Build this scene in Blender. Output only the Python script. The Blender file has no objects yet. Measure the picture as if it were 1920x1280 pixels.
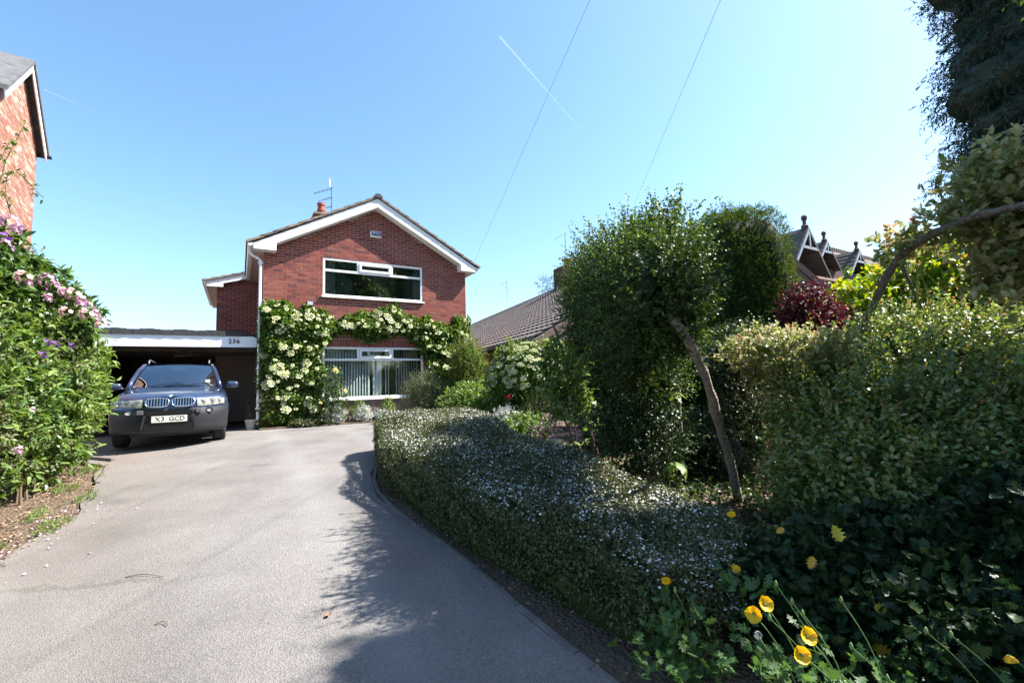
import bpy, bmesh, math, random
import numpy as np
from mathutils import Vector, Matrix

# ------------------------------------------------------------------ camera, sky, sun, exposure
sc = bpy.context.scene
COL = sc.collection
F_PX, CX, CY = 853.0, 960.0, 640.0
PITCH, ROLL = math.radians(5.1), math.radians(1.75)
CAM = np.array([0.0, 0.0, 1.6])
_f = np.array([0, math.cos(PITCH), math.sin(PITCH)]); _r0 = np.array([1.0, 0, 0]); _u0 = np.cross(_r0, _f)
C_R = _r0*math.cos(ROLL) - _u0*math.sin(ROLL); C_U = _u0*math.cos(ROLL) + _r0*math.sin(ROLL); C_F = _f
cam_d = bpy.data.cameras.new('camera'); cam = bpy.data.objects.new('camera', cam_d); COL.objects.link(cam)
M = Matrix([[C_R[i], C_U[i], -C_F[i], CAM[i]] for i in range(3)] + [[0, 0, 0, 1]])
cam.matrix_world = M
cam_d.sensor_width = 36; cam_d.lens = F_PX/1920*36; cam_d.clip_end = 6000; cam_d.clip_start = 0.05
sc.camera = cam

SUN = np.array([.82, .13, .97]); SUN = SUN/np.linalg.norm(SUN)
SUN_EL = math.asin(SUN[2]); SUN_AZ = math.atan2(SUN[0], SUN[1])      # clockwise from +Y
w = bpy.data.worlds.new('World'); sc.world = w; w.use_nodes = True
nt = w.node_tree; nt.nodes.clear()
sky = nt.nodes.new('ShaderNodeTexSky'); sky.sky_type = 'NISHITA'; sky.sun_disc = False
sky.sun_elevation = SUN_EL; sky.sun_rotation = SUN_AZ
sky.altitude = 0; sky.air_density = 1.2; sky.dust_density = 1.0; sky.ozone_density = 5.0
bg = nt.nodes.new('ShaderNodeBackground'); bg.inputs[1].default_value = 0.092
wo = nt.nodes.new('ShaderNodeOutputWorld')
hs = nt.nodes.new('ShaderNodeHueSaturation'); hs.inputs['Saturation'].default_value = 1.04; hs.inputs['Hue'].default_value = .494; nt.links.new(sky.outputs[0], hs.inputs['Color']); nt.links.new(hs.outputs[0], bg.inputs[0]); nt.links.new(bg.outputs[0], wo.inputs[0])
sl = bpy.data.lights.new('sun', 'SUN'); sl.energy = 5.0; sl.angle = math.radians(0.53); sl.color = (1.0, .955, .88)
so = bpy.data.objects.new('sun', sl); COL.objects.link(so)
so.rotation_euler = Vector(SUN).to_track_quat('Z', 'Y').to_euler(); so.location = (20, 5, 30)
sc.view_settings.view_transform = 'Standard'; sc.view_settings.look = 'None'
sc.view_settings.gamma = 1.0; sc.view_settings.exposure = 1.75; sc.view_settings.use_curve_mapping = False

# ------------------------------------------------------------------ helpers
rng = np.random.default_rng(7); random.seed(7)

def at(px, py, y):
    """point seen at a pixel of the photograph at the forward distance y (metres)"""
    v = C_R*(px-CX)/F_PX + C_U*(CY-py)/F_PX + C_F
    return CAM + v*(y/v[1])

def gz(x, y):
    t = np.clip((np.asarray(y, float)-1.5)/8.0, 0, 1)
    return .62*(t*t*(3-2*t)*.5 + t*.5)

def unit(a):
    a = np.asarray(a, float); return a/np.maximum(np.linalg.norm(a, axis=-1, keepdims=True), 1e-9)

MATS = {}
def mat(name, color=(.5, .5, .5), rough=.6, metal=0.0, spec=.5, noise=None, bump=None, tint=None, translucent=0.0, coat=0.0, objrand=False, coords='Object'):
    """procedural Principled material; noise=(scale, amount), tint=list of colours chosen by the per-piece value"""
    if name in MATS: return MATS[name]
    m = bpy.data.materials.new(name); m.use_nodes = True; t = m.node_tree; n = t.nodes; n.clear()
    out = n.new('ShaderNodeOutputMaterial'); b = n.new('ShaderNodeBsdfPrincipled')
    b.inputs['Base Color'].default_value = (*color, 1); b.inputs['Roughness'].default_value = rough
    b.inputs['Metallic'].default_value = metal; b.inputs['Specular IOR Level'].default_value = spec
    if coat: b.inputs['Coat Weight'].default_value = coat; b.inputs['Coat Roughness'].default_value = .04
    csock = None
    if tint:
        a = n.new('ShaderNodeAttribute'); a.attribute_name = 'tint'; val = a.outputs['Fac']
        if objrand:
            oi = n.new('ShaderNodeObjectInfo'); ad = n.new('ShaderNodeMath'); ad.operation = 'ADD'
            t.links.new(a.outputs['Fac'], ad.inputs[0]); t.links.new(oi.outputs['Random'], ad.inputs[1])
            fr = n.new('ShaderNodeMath'); fr.operation = 'FRACT'; t.links.new(ad.outputs[0], fr.inputs[0]); val = fr.outputs[0]
        r = n.new('ShaderNodeValToRGB'); cr = r.color_ramp
        while len(cr.elements) > 1: cr.elements.remove(cr.elements[-1])
        cr.elements[0].position = 0; cr.elements[0].color = (*tint[0], 1)
        for i, c in enumerate(tint[1:]):
            e = cr.elements.new((i+1)/(len(tint)-1)); e.color = (*c, 1)
        t.links.new(val, r.inputs[0]); csock = r.outputs[0]
    tc = n.new('ShaderNodeTexCoord')
    if noise:
        nz = n.new('ShaderNodeTexNoise'); nz.inputs['Scale'].default_value = noise[0]; nz.inputs['Detail'].default_value = 6; nz.inputs['Roughness'].default_value = .65
        t.links.new(tc.outputs[coords], nz.inputs['Vector'])
        mr = n.new('ShaderNodeMapRange'); mr.inputs[1].default_value = .3; mr.inputs[2].default_value = .7
        mr.inputs[3].default_value = 1-noise[1]; mr.inputs[4].default_value = 1+noise[1]
        t.links.new(nz.outputs[0], mr.inputs[0])
        mx = n.new('ShaderNodeVectorMath'); mx.operation = 'SCALE'
        if csock is None:
            mx.inputs[0].default_value = color
        else: t.links.new(csock, mx.inputs[0])
        t.links.new(mr.outputs[0], mx.inputs['Scale']); csock = mx.outputs[0]
    if bump:
        nb = n.new('ShaderNodeTexNoise'); nb.inputs['Scale'].default_value = bump[0]; nb.inputs['Detail'].default_value = 4
        t.links.new(tc.outputs[coords], nb.inputs['Vector'])
        bp = n.new('ShaderNodeBump'); bp.inputs['Strength'].default_value = bump[1]; bp.inputs['Distance'].default_value = bump[2] if len(bump) > 2 else .01
        t.links.new(nb.outputs[0], bp.inputs['Height']); t.links.new(bp.outputs[0], b.inputs['Normal'])
    if csock is not None: t.links.new(csock, b.inputs['Base Color'])
    sh = b.outputs[0]
    if translucent:
        tr = n.new('ShaderNodeBsdfTranslucent'); ms = n.new('ShaderNodeMixShader'); ms.inputs[0].default_value = translucent
        if csock is not None:
            hs = n.new('ShaderNodeHueSaturation'); hs.inputs['Hue'].default_value = .475; hs.inputs['Saturation'].default_value = 1.15; hs.inputs['Value'].default_value = 1.5
            t.links.new(csock, hs.inputs['Color']); t.links.new(hs.outputs[0], tr.inputs[0])
        else: tr.inputs[0].default_value = (*color, 1)
        t.links.new(sh, ms.inputs[1]); t.links.new(tr.outputs[0], ms.inputs[2]); sh = ms.outputs[0]
    t.links.new(sh, out.inputs[0]); MATS[name] = m
    return m

def glass_mat(name, tint, gloss):
    if name in MATS: return MATS[name]
    m = bpy.data.materials.new(name); m.use_nodes = True; t = m.node_tree; n = t.nodes; n.clear()
    out = n.new('ShaderNodeOutputMaterial'); tr = n.new('ShaderNodeBsdfTransparent'); tr.inputs[0].default_value = (*tint, 1)
    gl = n.new('ShaderNodeBsdfGlossy'); gl.inputs['Roughness'].default_value = .004; gl.inputs[0].default_value = (.95, .97, 1, 1)
    fr = n.new('ShaderNodeFresnel'); fr.inputs[0].default_value = 1.5
    ad = n.new('ShaderNodeMath'); ad.operation = 'ADD'; ad.inputs[1].default_value = gloss; ad.use_clamp = True
    mx = n.new('ShaderNodeMixShader'); t.links.new(fr.outputs[0], ad.inputs[0]); t.links.new(ad.outputs[0], mx.inputs[0])
    t.links.new(tr.outputs[0], mx.inputs[1]); t.links.new(gl.outputs[0], mx.inputs[2]); t.links.new(mx.outputs[0], out.inputs[0])
    MATS[name] = m; return m

def link(name, me, m=None, parent=None, loc=None, rotz=None):
    o = bpy.data.objects.new(name, me); COL.objects.link(o)
    if m is not None and me is not None and not me.materials: me.materials.append(m)
    if parent is not None: o.parent = parent
    if loc is not None: o.location = tuple(float(c) for c in loc)
    if rotz is not None: o.rotation_euler = (0, 0, rotz)
    return o

def tag(o, label, cat, group=None):
    o['label'] = label; o['category'] = cat
    if group: o['group'] = group
    return o

def thing(name, label, cat, loc=(0, 0, 0), rotz=0.0, group=None):
    return tag(link(name, None, loc=loc, rotz=rotz), label, cat, group)

def structure(o): o['kind'] = 'structure'; return o
def stuff(o): o['kind'] = 'stuff'; return o

def np_mesh(name, V, T, tint=None, smooth=False):
    """mesh from numpy arrays of vertices and triangles (or quads)"""
    V = np.ascontiguousarray(V, np.float32).reshape(-1, 3); T = np.ascontiguousarray(T, np.int32)
    k = T.shape[1]; me = bpy.data.meshes.new(name)
    me.vertices.add(len(V)); me.vertices.foreach_set('co', V.ravel())
    me.loops.add(T.size); me.loops.foreach_set('vertex_index', T.ravel())
    me.polygons.add(len(T)); me.polygons.foreach_set('loop_start', np.arange(0, T.size, k, dtype=np.int32))
    me.polygons.foreach_set('loop_total', np.full(len(T), k, np.int32))
    if smooth: me.polygons.foreach_set('use_smooth', np.ones(len(T), bool))
    if tint is not None:
        a = me.attributes.new('tint', 'FLOAT', 'POINT'); a.data.foreach_set('value', np.ascontiguousarray(tint, np.float32))
    me.update(); me.validate(); return me

class MB:
    """collects boxes, tubes, prisms into one mesh"""
    def __init__(s): s.v = []; s.f = []; s.t = []; s.tv = 0.0
    def add(s, vs, fs):
        k = len(s.v); s.v += [tuple(map(float, p)) for p in vs]; s.f += [tuple(i+k for i in f) for f in fs]; s.t += [s.tv]*len(vs); return s
    def box(s, x0, x1, y0, y1, z0, z1):
        return s.add([(x0,y0,z0),(x1,y0,z0),(x1,y1,z0),(x0,y1,z0),(x0,y0,z1),(x1,y0,z1),(x1,y1,z1),(x0,y1,z1)],
                     [(0,3,2,1),(4,5,6,7),(0,1,5,4),(1,2,6,5),(2,3,7,6),(3,0,4,7)])
    def bar(s, a, b, w, h, up=(0,0,1)):
        a = np.array(a, float); b = np.array(b, float); d = unit(b-a); sd = np.cross(d, up)
        if np.linalg.norm(sd) < 1e-6: sd = np.array([1.0, 0, 0])
        sd = unit(sd); u = np.cross(sd, d); sd = sd*w/2; u = u*h/2
        return s.add([a-sd-u, a+sd-u, a+sd+u, a-sd+u, b-sd-u, b+sd-u, b+sd+u, b-sd+u],
                     [(0,3,2,1),(4,5,6,7),(0,1,5,4),(1,2,6,5),(2,3,7,6),(3,0,4,7)])
    def tube(s, pts, r, n=8, cap=True):
        pts = [np.array(p, float) for p in pts]; m = len(pts); rr = r if hasattr(r, '__len__') else [r]*m
        vs = []; ref = np.array([.3, .2, 1.0])
        for i, p in enumerate(pts):
            d = unit(pts[min(i+1, m-1)]-pts[max(i-1, 0)]); a = np.cross(d, ref)
            if np.linalg.norm(a) < 1e-3: a = np.cross(d, (1, 0, 0))
            a = unit(a); b = np.cross(d, a)
            vs += [p+rr[i]*(a*math.cos(2*math.pi*j/n)+b*math.sin(2*math.pi*j/n)) for j in range(n)]
        fs = [(i*n+j, i*n+(j+1) % n, (i+1)*n+(j+1) % n, (i+1)*n+j) for i in range(m-1) for j in range(n)]
        if cap: fs += [tuple(range(n))[::-1], tuple(range((m-1)*n, m*n))]
        return s.add(vs, fs)
    def lathe(s, prof, n=16, c=(0, 0, 0)):
        vs = [(c[0]+r*math.cos(2*math.pi*j/n), c[1]+r*math.sin(2*math.pi*j/n), c[2]+z) for r, z in prof for j in range(n)]
        m = len(prof); fs = [(i*n+j, i*n+(j+1) % n, (i+1)*n+(j+1) % n, (i+1)*n+j) for i in range(m-1) for j in range(n)]
        fs += [tuple(range(n))[::-1], tuple(range((m-1)*n, m*n))]
        return s.add(vs, fs)
    def prism(s, poly, ext):
        """polygon (list of 3d points) extruded by vector ext"""
        n = len(poly); e = np.array(ext, float); vs = [np.array(p, float) for p in poly]; vs = vs+[p+e for p in vs]
        return s.add(vs, [tuple(range(n))[::-1], tuple(range(n, 2*n))]+[(i, (i+1) % n, n+(i+1) % n, n+i) for i in range(n)])
    def mesh(s, name, smooth=False, bevel=0):
        me = bpy.data.meshes.new(name); me.from_pydata(s.v, [], s.f); 
        a = me.attributes.new('tint', 'FLOAT', 'POINT'); a.data.foreach_set('value', np.array(s.t, np.float32))
        bm = bmesh.new(); bm.from_mesh(me)
        bmesh.ops.recalc_face_normals(bm, faces=bm.faces)
        if bevel: bmesh.ops.bevel(bm, geom=list(bm.edges), offset=bevel, segments=1, affect='EDGES')
        bm.to_mesh(me); bm.free()
        if smooth: me.polygons.foreach_set('use_smooth', np.ones(len(me.polygons), bool))
        me.update(); return me
    def build(s, name, m, parent=None, smooth=False, bevel=0, loc=None):
        return link(name, s.mesh(name, smooth, bevel), m, parent, loc)

def text_mesh(name, body, size, m, parent, matrix, depth=.004):
    cu = bpy.data.curves.new(name, 'FONT'); cu.body = body; cu.size = size; cu.align_x = 'CENTER'; cu.align_y = 'CENTER'
    cu.extrude = depth/2; cu.resolution_u = 3
    to = bpy.data.objects.new('tmp', cu); COL.objects.link(to); bpy.context.view_layer.update()
    me = bpy.data.meshes.new_from_object(to.evaluated_get(bpy.context.evaluated_depsgraph_get()))
    bpy.data.objects.remove(to); me.name = name; me.materials.clear()
    o = link(name, me, m, parent); o.matrix_local = matrix; return o

# ---- foliage
def T_diamond(asp=.5, fold=.12):
    return np.array([(0,0,0),(.45,asp/2,fold),(1,0,-.06),(.45,-asp/2,fold)]), np.array([(0,2,1),(0,3,2)])
def T_oval(asp=.5, fold=.1, bend=.12):
    v = np.array([(0,0,0),(.33,0,.02),(.7,0,-.02),(1,0,-bend),(.3,asp*.46,fold),(.68,asp*.42,fold*.6),(.3,-asp*.46,fold),(.68,-asp*.42,fold*.6)])
    return v, np.array([(0,1,4),(1,2,5),(1,5,4),(2,3,5),(0,6,1),(1,6,7),(1,7,2),(2,7,3)])
def T_holly():
    up = [(0,.04),(.1,.17),(.2,.33),(.3,.18),(.42,.4),(.52,.2),(.65,.34),(.75,.14),(.86,.2),(.9,.07)]
    v = [(x,y,.12 if k % 2 == 0 and k else .0) for k, (x, y) in enumerate(up)]+[(1.02,0,.05)]+[(x,-y,.12 if k % 2 == 0 and k else .0) for k, (x, y) in reversed(list(enumerate(up)))]
    v = np.array(v+[(.2,0,-.03),(.5,0,-.03),(.8,0,-.03)]); n = 21
    ctr = lambda i: 21 if v[i][0] < .32 else (22 if v[i][0] < .66 else 23)
    f = []
    for i in range(n):
        j = (i+1) % n; f.append((i, j, ctr(i)))
        if ctr(i) != ctr(j): f.append((j, ctr(j), ctr(i)))
    return v, np.array(f)
def T_flower(n=5, asp=.8, cup=.25):
    v = [(0,0,0)]; f = []
    for k in range(n):
        a = 2*math.pi*k/n; w = math.pi/n*asp
        for (r, da, z) in ((.32,-w*1.0,cup*.5),(.5,-w*.55,cup),(.5,w*.55,cup),(.32,w*1.0,cup*.5)): v.append((r*math.cos(a+da), r*math.sin(a+da), z))
        b = 1+4*k; f += [(0,b,b+3),(b,b+1,b+2),(b,b+2,b+3)]
    return np.array(v), np.array(f)

def inst(T, pos, d, nrm, L, tint):
    """place one copy of template T at each pos, pointing along d, facing nrm"""
    v, f = T; d = unit(d); s = unit(np.cross(nrm, d)); n2 = np.cross(d, s); N = len(pos)
    V = pos[:, None, :] + L[:, None, None]*(v[None, :, 0:1]*d[:, None, :]+v[None, :, 1:2]*s[:, None, :]+v[None, :, 2:3]*n2[:, None, :])
    Fc = f[None]+(np.arange(N)*len(v))[:, None, None]
    return V.reshape(-1, 3), Fc.reshape(-1, 3), np.repeat(tint, len(v))

def join_np(parts):
    V = []; Fc = []; t = []; k = 0
    for v, f, q in parts: V.append(v); Fc.append(f+k); t.append(q); k += len(v)
    return np.concatenate(V), np.concatenate(Fc), np.concatenate(t)

def rdir(n): return unit(rng.normal(size=(n, 3)))

def shoots(P, N, k, slen, L, T, spread=.6, up=.2, droop=0.0, face=.45, tlo=0.0, thi=1.0, open_=.9, lvar=.3):
    """k leaves along a shoot of length slen from every point P with outward normal N"""
    m = len(P); D = unit(N*(1-spread)+rdir(m)*spread+np.array([0, 0, up])); sl = slen*rng.uniform(.5, 1.3, m)
    st = rng.uniform(0, 1, m)
    i = np.repeat(np.arange(m), k); t = (np.tile(np.arange(k), m)+rng.uniform(0, 1, m*k))/k
    pos = P[i]+D[i]*(t*sl[i])[:, None]-np.array([0, 0, 1.0])*(droop*sl[i]*t*t)[:, None]
    ld = unit(D[i]*.55+rdir(m*k)*open_-np.array([0, 0, 1.0])*droop*.6)
    nn = unit(N[i]*.35+np.array([0, 0, .7])+rng.normal(size=(m*k, 3))*face)
    ll = L*rng.uniform(1-lvar, 1+lvar, m*k)
    tt = np.clip(tlo+(thi-tlo)*(.5*st[i]+.5*rng.uniform(0, 1, m*k))+.15*(t-.5), 0, 1)
    return inst(T, pos, ld, nn, ll, tt)

def lump(D, f, ph): return (np.sin(D[:, 0]*f+ph)*np.sin(D[:, 1]*f*1.1+ph*2.1)*np.sin(D[:, 2]*f*.9+ph*.7)+.5*np.sin(D[:, 0]*f*2.3+ph*3)*np.sin(D[:, 2]*f*2.1+ph)+.5*np.sin(D[:, 1]*f*2.2+D[:, 2]*f+ph*1.7))

def blob_pts(blobs, n, depth=.25, lumps=.12, freq=4.0, zmin=None, p=2.0, ph=1.0):
    """points and outward normals through the outer shell of a union of lumpy ellipsoids (cx,cy,cz,rx,ry,rz)"""
    B = np.array([b[:6] for b in blobs], float); A = (B[:, 3]*B[:, 4]+B[:, 4]*B[:, 5]+B[:, 3]*B[:, 5]); A = A/A.sum()
    Ps = []; Ns = []
    for bi, b in enumerate(B):
        m = int(n*A[bi]*1.25)+4; D = rdir(m)
        if p != 2.0: D = D/((np.abs(D)**p).sum(1)**(1/p))[:, None]
        r = (1-depth*rng.uniform(0, 1, m)**1.6)*(1+lumps*lump(unit(D), freq, ph+bi*1.3))
        P = b[:3]+D*r[:, None]*b[3:6]; Nn = unit(np.sign(D)*np.abs(D)**(p-1)/b[3:6])
        keep = np.ones(m, bool)
        for bj, c in enumerate(B):
            if bj != bi:
                q = (np.abs((P-c[:3])/c[3:6])**p).sum(1)**(1/p); keep &= q > 1-depth*.8
        if zmin is not None: keep &= P[:, 2] > (zmin(P[:, 0], P[:, 1]) if callable(zmin) else zmin)
        Ps.append(P[keep]); Ns.append(Nn[keep])
    P = np.concatenate(Ps); Nn = np.concatenate(Ns)
    return P, Nn

def blob_core(blobs, s, lumps=.12, freq=4.0, p=2.0, ph=1.0, res=20, zmin=None):
    """closed inner masses of the same blobs, so that the foliage is as dense as the plant's"""
    Vs = []; Fs = []; k = 0
    for bi, b in enumerate(blobs):
        th = np.linspace(0, math.pi, res); fi = np.linspace(0, 2*math.pi, 2*res, endpoint=False)
        D = np.array([(math.sin(a)*math.cos(c), math.sin(a)*math.sin(c), math.cos(a)) for a in th for c in fi])
        E = D/((np.abs(D)**p).sum(1)**(1/p))[:, None]
        V = np.array(b[:3])+E*(s*(1+lumps*lump(D, freq, ph+bi*1.3)))[:, None]*np.array(b[3:6])
        if zmin is not None: V[:, 2] = np.maximum(V[:, 2], zmin(V[:, 0], V[:, 1]) if callable(zmin) else zmin)
        m = 2*res; Fs += [(k+i*m+j, k+(i+1)*m+j, k+(i+1)*m+(j+1) % m, k+i*m+(j+1) % m) for i in range(res-1) for j in range(m)]
        Vs.append(V); k += len(V)
    return np.concatenate(Vs), np.array(Fs)

def bpx(px, py, y, rpx, rpy, rd=None):
    """ellipsoid given by the pixel of its centre, forward distance and pixel radii"""
    c = at(px, py, y); s = y/F_PX
    return (c[0], c[1], c[2], rpx*s, (rd if rd else rpx*s), rpy*s)

def fol_obj(name, parts, m, parent, is_stuff=False):
    o = link(name, np_mesh(name, *join_np(parts)), m, parent)
    return stuff(o) if is_stuff else o

def limb(mb, pts, r0, r1, n=8, wob=.02):
    pts = [np.array(p, float) for p in pts]; out = []; m = 5
    for i in range(len(pts)-1):
        for k in range(m if i < len(pts)-2 else m+1):
            t = k/m; p0 = pts[max(i-1, 0)]; p1 = pts[i]; p2 = pts[i+1]; p3 = pts[min(i+2, len(pts)-1)]
            q = .5*((2*p1)+(-p0+p2)*t+(2*p0-5*p1+4*p2-p3)*t*t+(-p0+3*p1-3*p2+p3)*t**3)
            out.append(q+rng.normal(size=3)*wob*3*r0)
    N = len(out); mb.tube(out, [(r0+(r1-r0)*i/(N-1))*(1+.07*math.sin(i*1.7)+.16*rng.uniform(-1, 1)) for i in range(N)], n); return mb

# ------------------------------------------------------------------ ground, drive, kerb
def grid_sheet(name, xs, ys, zf, m, parent=None):
    X, Y = np.meshgrid(xs, ys); Z = zf(X, Y); V = np.stack([X, Y, Z], -1).reshape(-1, 3); nx = len(xs)
    T = np.array([(j*nx+i, j*nx+i+1, (j+1)*nx+i+1, (j+1)*nx+i) for j in range(len(ys)-1) for i in range(nx-1)])
    return link(name, np_mesh(name, V, T, smooth=True), m, parent)

def mat_soil():
    m = bpy.data.materials.new('soil'); m.use_nodes = True; t = m.node_tree; n = t.nodes; b = n['Principled BSDF']; b.inputs['Roughness'].default_value = .95
    tc = n.new('ShaderNodeTexCoord'); a = n.new('ShaderNodeTexNoise'); a.inputs['Scale'].default_value = 2.2; a.inputs['Detail'].default_value = 8
    v = n.new('ShaderNodeTexVoronoi'); v.inputs['Scale'].default_value = 38; v.inputs['Randomness'].default_value = 1
    t.links.new(tc.outputs['Object'], a.inputs['Vector']); t.links.new(tc.outputs['Object'], v.inputs['Vector'])
    r = n.new('ShaderNodeValToRGB'); cr = r.color_ramp; cr.elements[0].position = .3; cr.elements[0].color = (.035, .022, .014, 1); cr.elements[1].position = .75; cr.elements[1].color = (.15, .1, .07, 1)
    t.links.new(a.outputs[0], r.inputs[0])
    r2 = n.new('ShaderNodeValToRGB'); c2 = r2.color_ramp; c2.elements[0].color = (.1, .065, .04, 1); c2.elements[1].color = (.24, .17, .11, 1)
    t.links.new(v.outputs['Color'], r2.inputs[0]); mx = n.new('ShaderNodeMix'); mx.data_type = 'RGBA'; mx.inputs['Factor'].default_value = .5
    t.links.new(r.outputs[0], mx.inputs['A']); t.links.new(r2.outputs[0], mx.inputs['B']); t.links.new(mx.outputs['Result'], b.inputs['Base Color'])
    bp = n.new('ShaderNodeBump'); bp.inputs['Distance'].default_value = .03; bp.inputs['Strength'].default_value = .9; t.links.new(v.outputs['Distance'], bp.inputs['Height']); t.links.new(bp.outputs[0], b.inputs['Normal'])
    return m

def mat_asphalt():
    m = bpy.data.materials.new('asphalt'); m.use_nodes = True; t = m.node_tree; n = t.nodes; b = n['Principled BSDF']; b.inputs['Roughness'].default_value = .9; b.inputs['Specular IOR Level'].default_value = .3
    tc = n.new('ShaderNodeTexCoord'); O = tc.outputs['Object']
    def nz(s, d=6, r=.6):
        q = n.new('ShaderNodeTexNoise'); q.inputs['Scale'].default_value = s; q.inputs['Detail'].default_value = d; q.inputs['Roughness'].default_value = r; t.links.new(O, q.inputs['Vector']); return q
    base = n.new('ShaderNodeValToRGB'); a = nz(.55, 5); t.links.new(a.outputs[0], base.inputs[0]); cr = base.color_ramp
    cr.elements[0].position = .32; cr.elements[0].color = (.138, .128, .121, 1); cr.elements[1].position = .7; cr.elements[1].color = (.192, .181, .174, 1)
    # stone chips
    v = n.new('ShaderNodeTexVoronoi'); v.inputs['Scale'].default_value = 120; t.links.new(O, v.inputs['Vector'])
    chip = n.new('ShaderNodeValToRGB'); t.links.new(v.outputs['Color'], chip.inputs[0]); cc = chip.color_ramp; cc.elements[0].color = (.45, .43, .42, 1); cc.elements[1].color = (1.5, 1.48, 1.46, 1)
    mul = n.new('ShaderNodeMix'); mul.data_type = 'RGBA'; mul.blend_type = 'MULTIPLY'; mul.inputs['Factor'].default_value = .6
    t.links.new(base.outputs[0], mul.inputs['A']); t.links.new(chip.outputs[0], mul.inputs['B'])
    # brown dust washed down from the left verge, and a pale tyre-worn band
    d = nz(1.6, 8, .7); sx = n.new('ShaderNodeSeparateXYZ'); t.links.new(O, sx.inputs[0])
    mth = lambda op, x, y: (lambda q: ([t.links.new(z, q.inputs[i]) if hasattr(z, 'links') else setattr(q.inputs[i], 'default_value', z) for i, z in enumerate((x, y))], q.outputs[0])[1])(_mn(n, op))
    lin = mth('ADD', sx.outputs[0], mth('MULTIPLY', sx.outputs[1], .55))       # distance from the verge line
    mrr = n.new('ShaderNodeMapRange'); mrr.inputs[1].default_value = -2.6; mrr.inputs[2].default_value = -.4; mrr.inputs[3].default_value = 1; mrr.inputs[4].default_value = 0
    t.links.new(lin, mrr.inputs[0]); dd = mth('MULTIPLY', mrr.outputs[0], mth('MULTIPLY', d.outputs[0], 1.1))
    mx = n.new('ShaderNodeMix'); mx.data_type = 'RGBA'; t.links.new(dd, mx.inputs['Factor']); t.links.new(mul.outputs['Result'], mx.inputs['A']); mx.inputs['B'].default_value = (.16, .128, .105, 1)
    # patchy wear and dark stains
    st = nz(.9, 3, .5); rs = n.new('ShaderNodeValToRGB'); t.links.new(st.outputs[0], rs.inputs[0]); rs.color_ramp.elements[0].position = .3; rs.color_ramp.elements[0].color = (.8, .8, .8, 1); rs.color_ramp.elements[1].position = .62; rs.color_ramp.elements[1].color = (1.08, 1.08, 1.08, 1)
    m2 = n.new('ShaderNodeMix'); m2.data_type = 'RGBA'; m2.blend_type = 'MULTIPLY'; m2.inputs['Factor'].default_value = 1; t.links.new(mx.outputs['Result'], m2.inputs['A']); t.links.new(rs.outputs[0], m2.inputs['B'])
    # a ragged tarmac joint with moss, and two worn wheel tracks
    wv = nz(3.0, 6, .7); joint = mth('ADD', mth('ADD', sx.outputs[1], mth('MULTIPLY', sx.outputs[0], -.12)), mth('MULTIPLY', wv.outputs[0], .5))
    jd = mth('ABSOLUTE', mth('SUBTRACT', joint, 4.28), 0.0); jm = n.new('ShaderNodeMapRange'); jm.inputs[1].default_value = .0; jm.inputs[2].default_value = .05; jm.inputs[3].default_value = .75; jm.inputs[4].default_value = 0; t.links.new(jd, jm.inputs[0])
    jx = n.new('ShaderNodeMapRange'); jx.inputs[1].default_value = -2.2; jx.inputs[2].default_value = -3.0; t.links.new(sx.outputs[0], jx.inputs[0])
    jf = mth('MULTIPLY', jm.outputs[0], mth('MULTIPLY', jx.outputs[0], d.outputs[0]))
    m3 = n.new('ShaderNodeMix'); m3.data_type = 'RGBA'; t.links.new(jf, m3.inputs['Factor']); t.links.new(m2.outputs['Result'], m3.inputs['A']); m3.inputs['B'].default_value = (.05, .05, .035, 1)
    cur = m3
    for c0 in (1.15, 2.75):
        tl = mth('ADD', mth('ADD', sx.outputs[0], mth('MULTIPLY', sx.outputs[1], .62)), mth('MULTIPLY', wv.outputs[0], .25)); td = mth('ABSOLUTE', mth('SUBTRACT', tl, c0), 0.0)
        tm = n.new('ShaderNodeMapRange'); tm.inputs[1].default_value = .05; tm.inputs[2].default_value = .34; tm.inputs[3].default_value = .22; tm.inputs[4].default_value = 0; t.links.new(td, tm.inputs[0])
        m4 = n.new('ShaderNodeMix'); m4.data_type = 'RGBA'; t.links.new(tm.outputs[0], m4.inputs['Factor']); t.links.new(cur.outputs['Result'], m4.inputs['A']); m4.inputs['B'].default_value = (.27, .262, .258, 1); cur = m4
    oil = nz(1.15, 2, .4); om = n.new('ShaderNodeMapRange'); om.inputs[1].default_value = .66; om.inputs[2].default_value = .74; om.inputs[3].default_value = 0; om.inputs[4].default_value = .45; t.links.new(oil.outputs[0], om.inputs[0])
    m5 = n.new('ShaderNodeMix'); m5.data_type = 'RGBA'; t.links.new(om.outputs[0], m5.inputs['Factor']); t.links.new(cur.outputs['Result'], m5.inputs['A']); m5.inputs['B'].default_value = (.075, .072, .07, 1)
    t.links.new(m5.outputs['Result'], b.inputs['Base Color'])
    bp = n.new('ShaderNodeBump'); bp.inputs['Distance'].default_value = .006; bp.inputs['Strength'].default_value = .8; t.links.new(v.outputs['Distance'], bp.inputs['Height']); t.links.new(bp.outputs[0], b.inputs['Normal'])
    return m
def _mn(n, op):
    q = n.new('ShaderNodeMath'); q.operation = op; return q

SOIL = mat_soil()
axis = lambda a, b, st, far: np.concatenate([-np.geomspace(far, -a+st, 18) if a < 0 else [], np.arange(a, b, st), np.geomspace(b, far, 18)])
def ground_z(x, y): return gz(x, y)+.02*np.sin(x*3.1+y)*np.sin(y*2.7)-.028
structure(grid_sheet('ground', axis(-12, 12, .4, 900), np.concatenate([-np.geomspace(900, 3, 14), np.arange(-2, 16, .4), np.geomspace(16, 900, 18)]), ground_z, SOIL))

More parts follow.
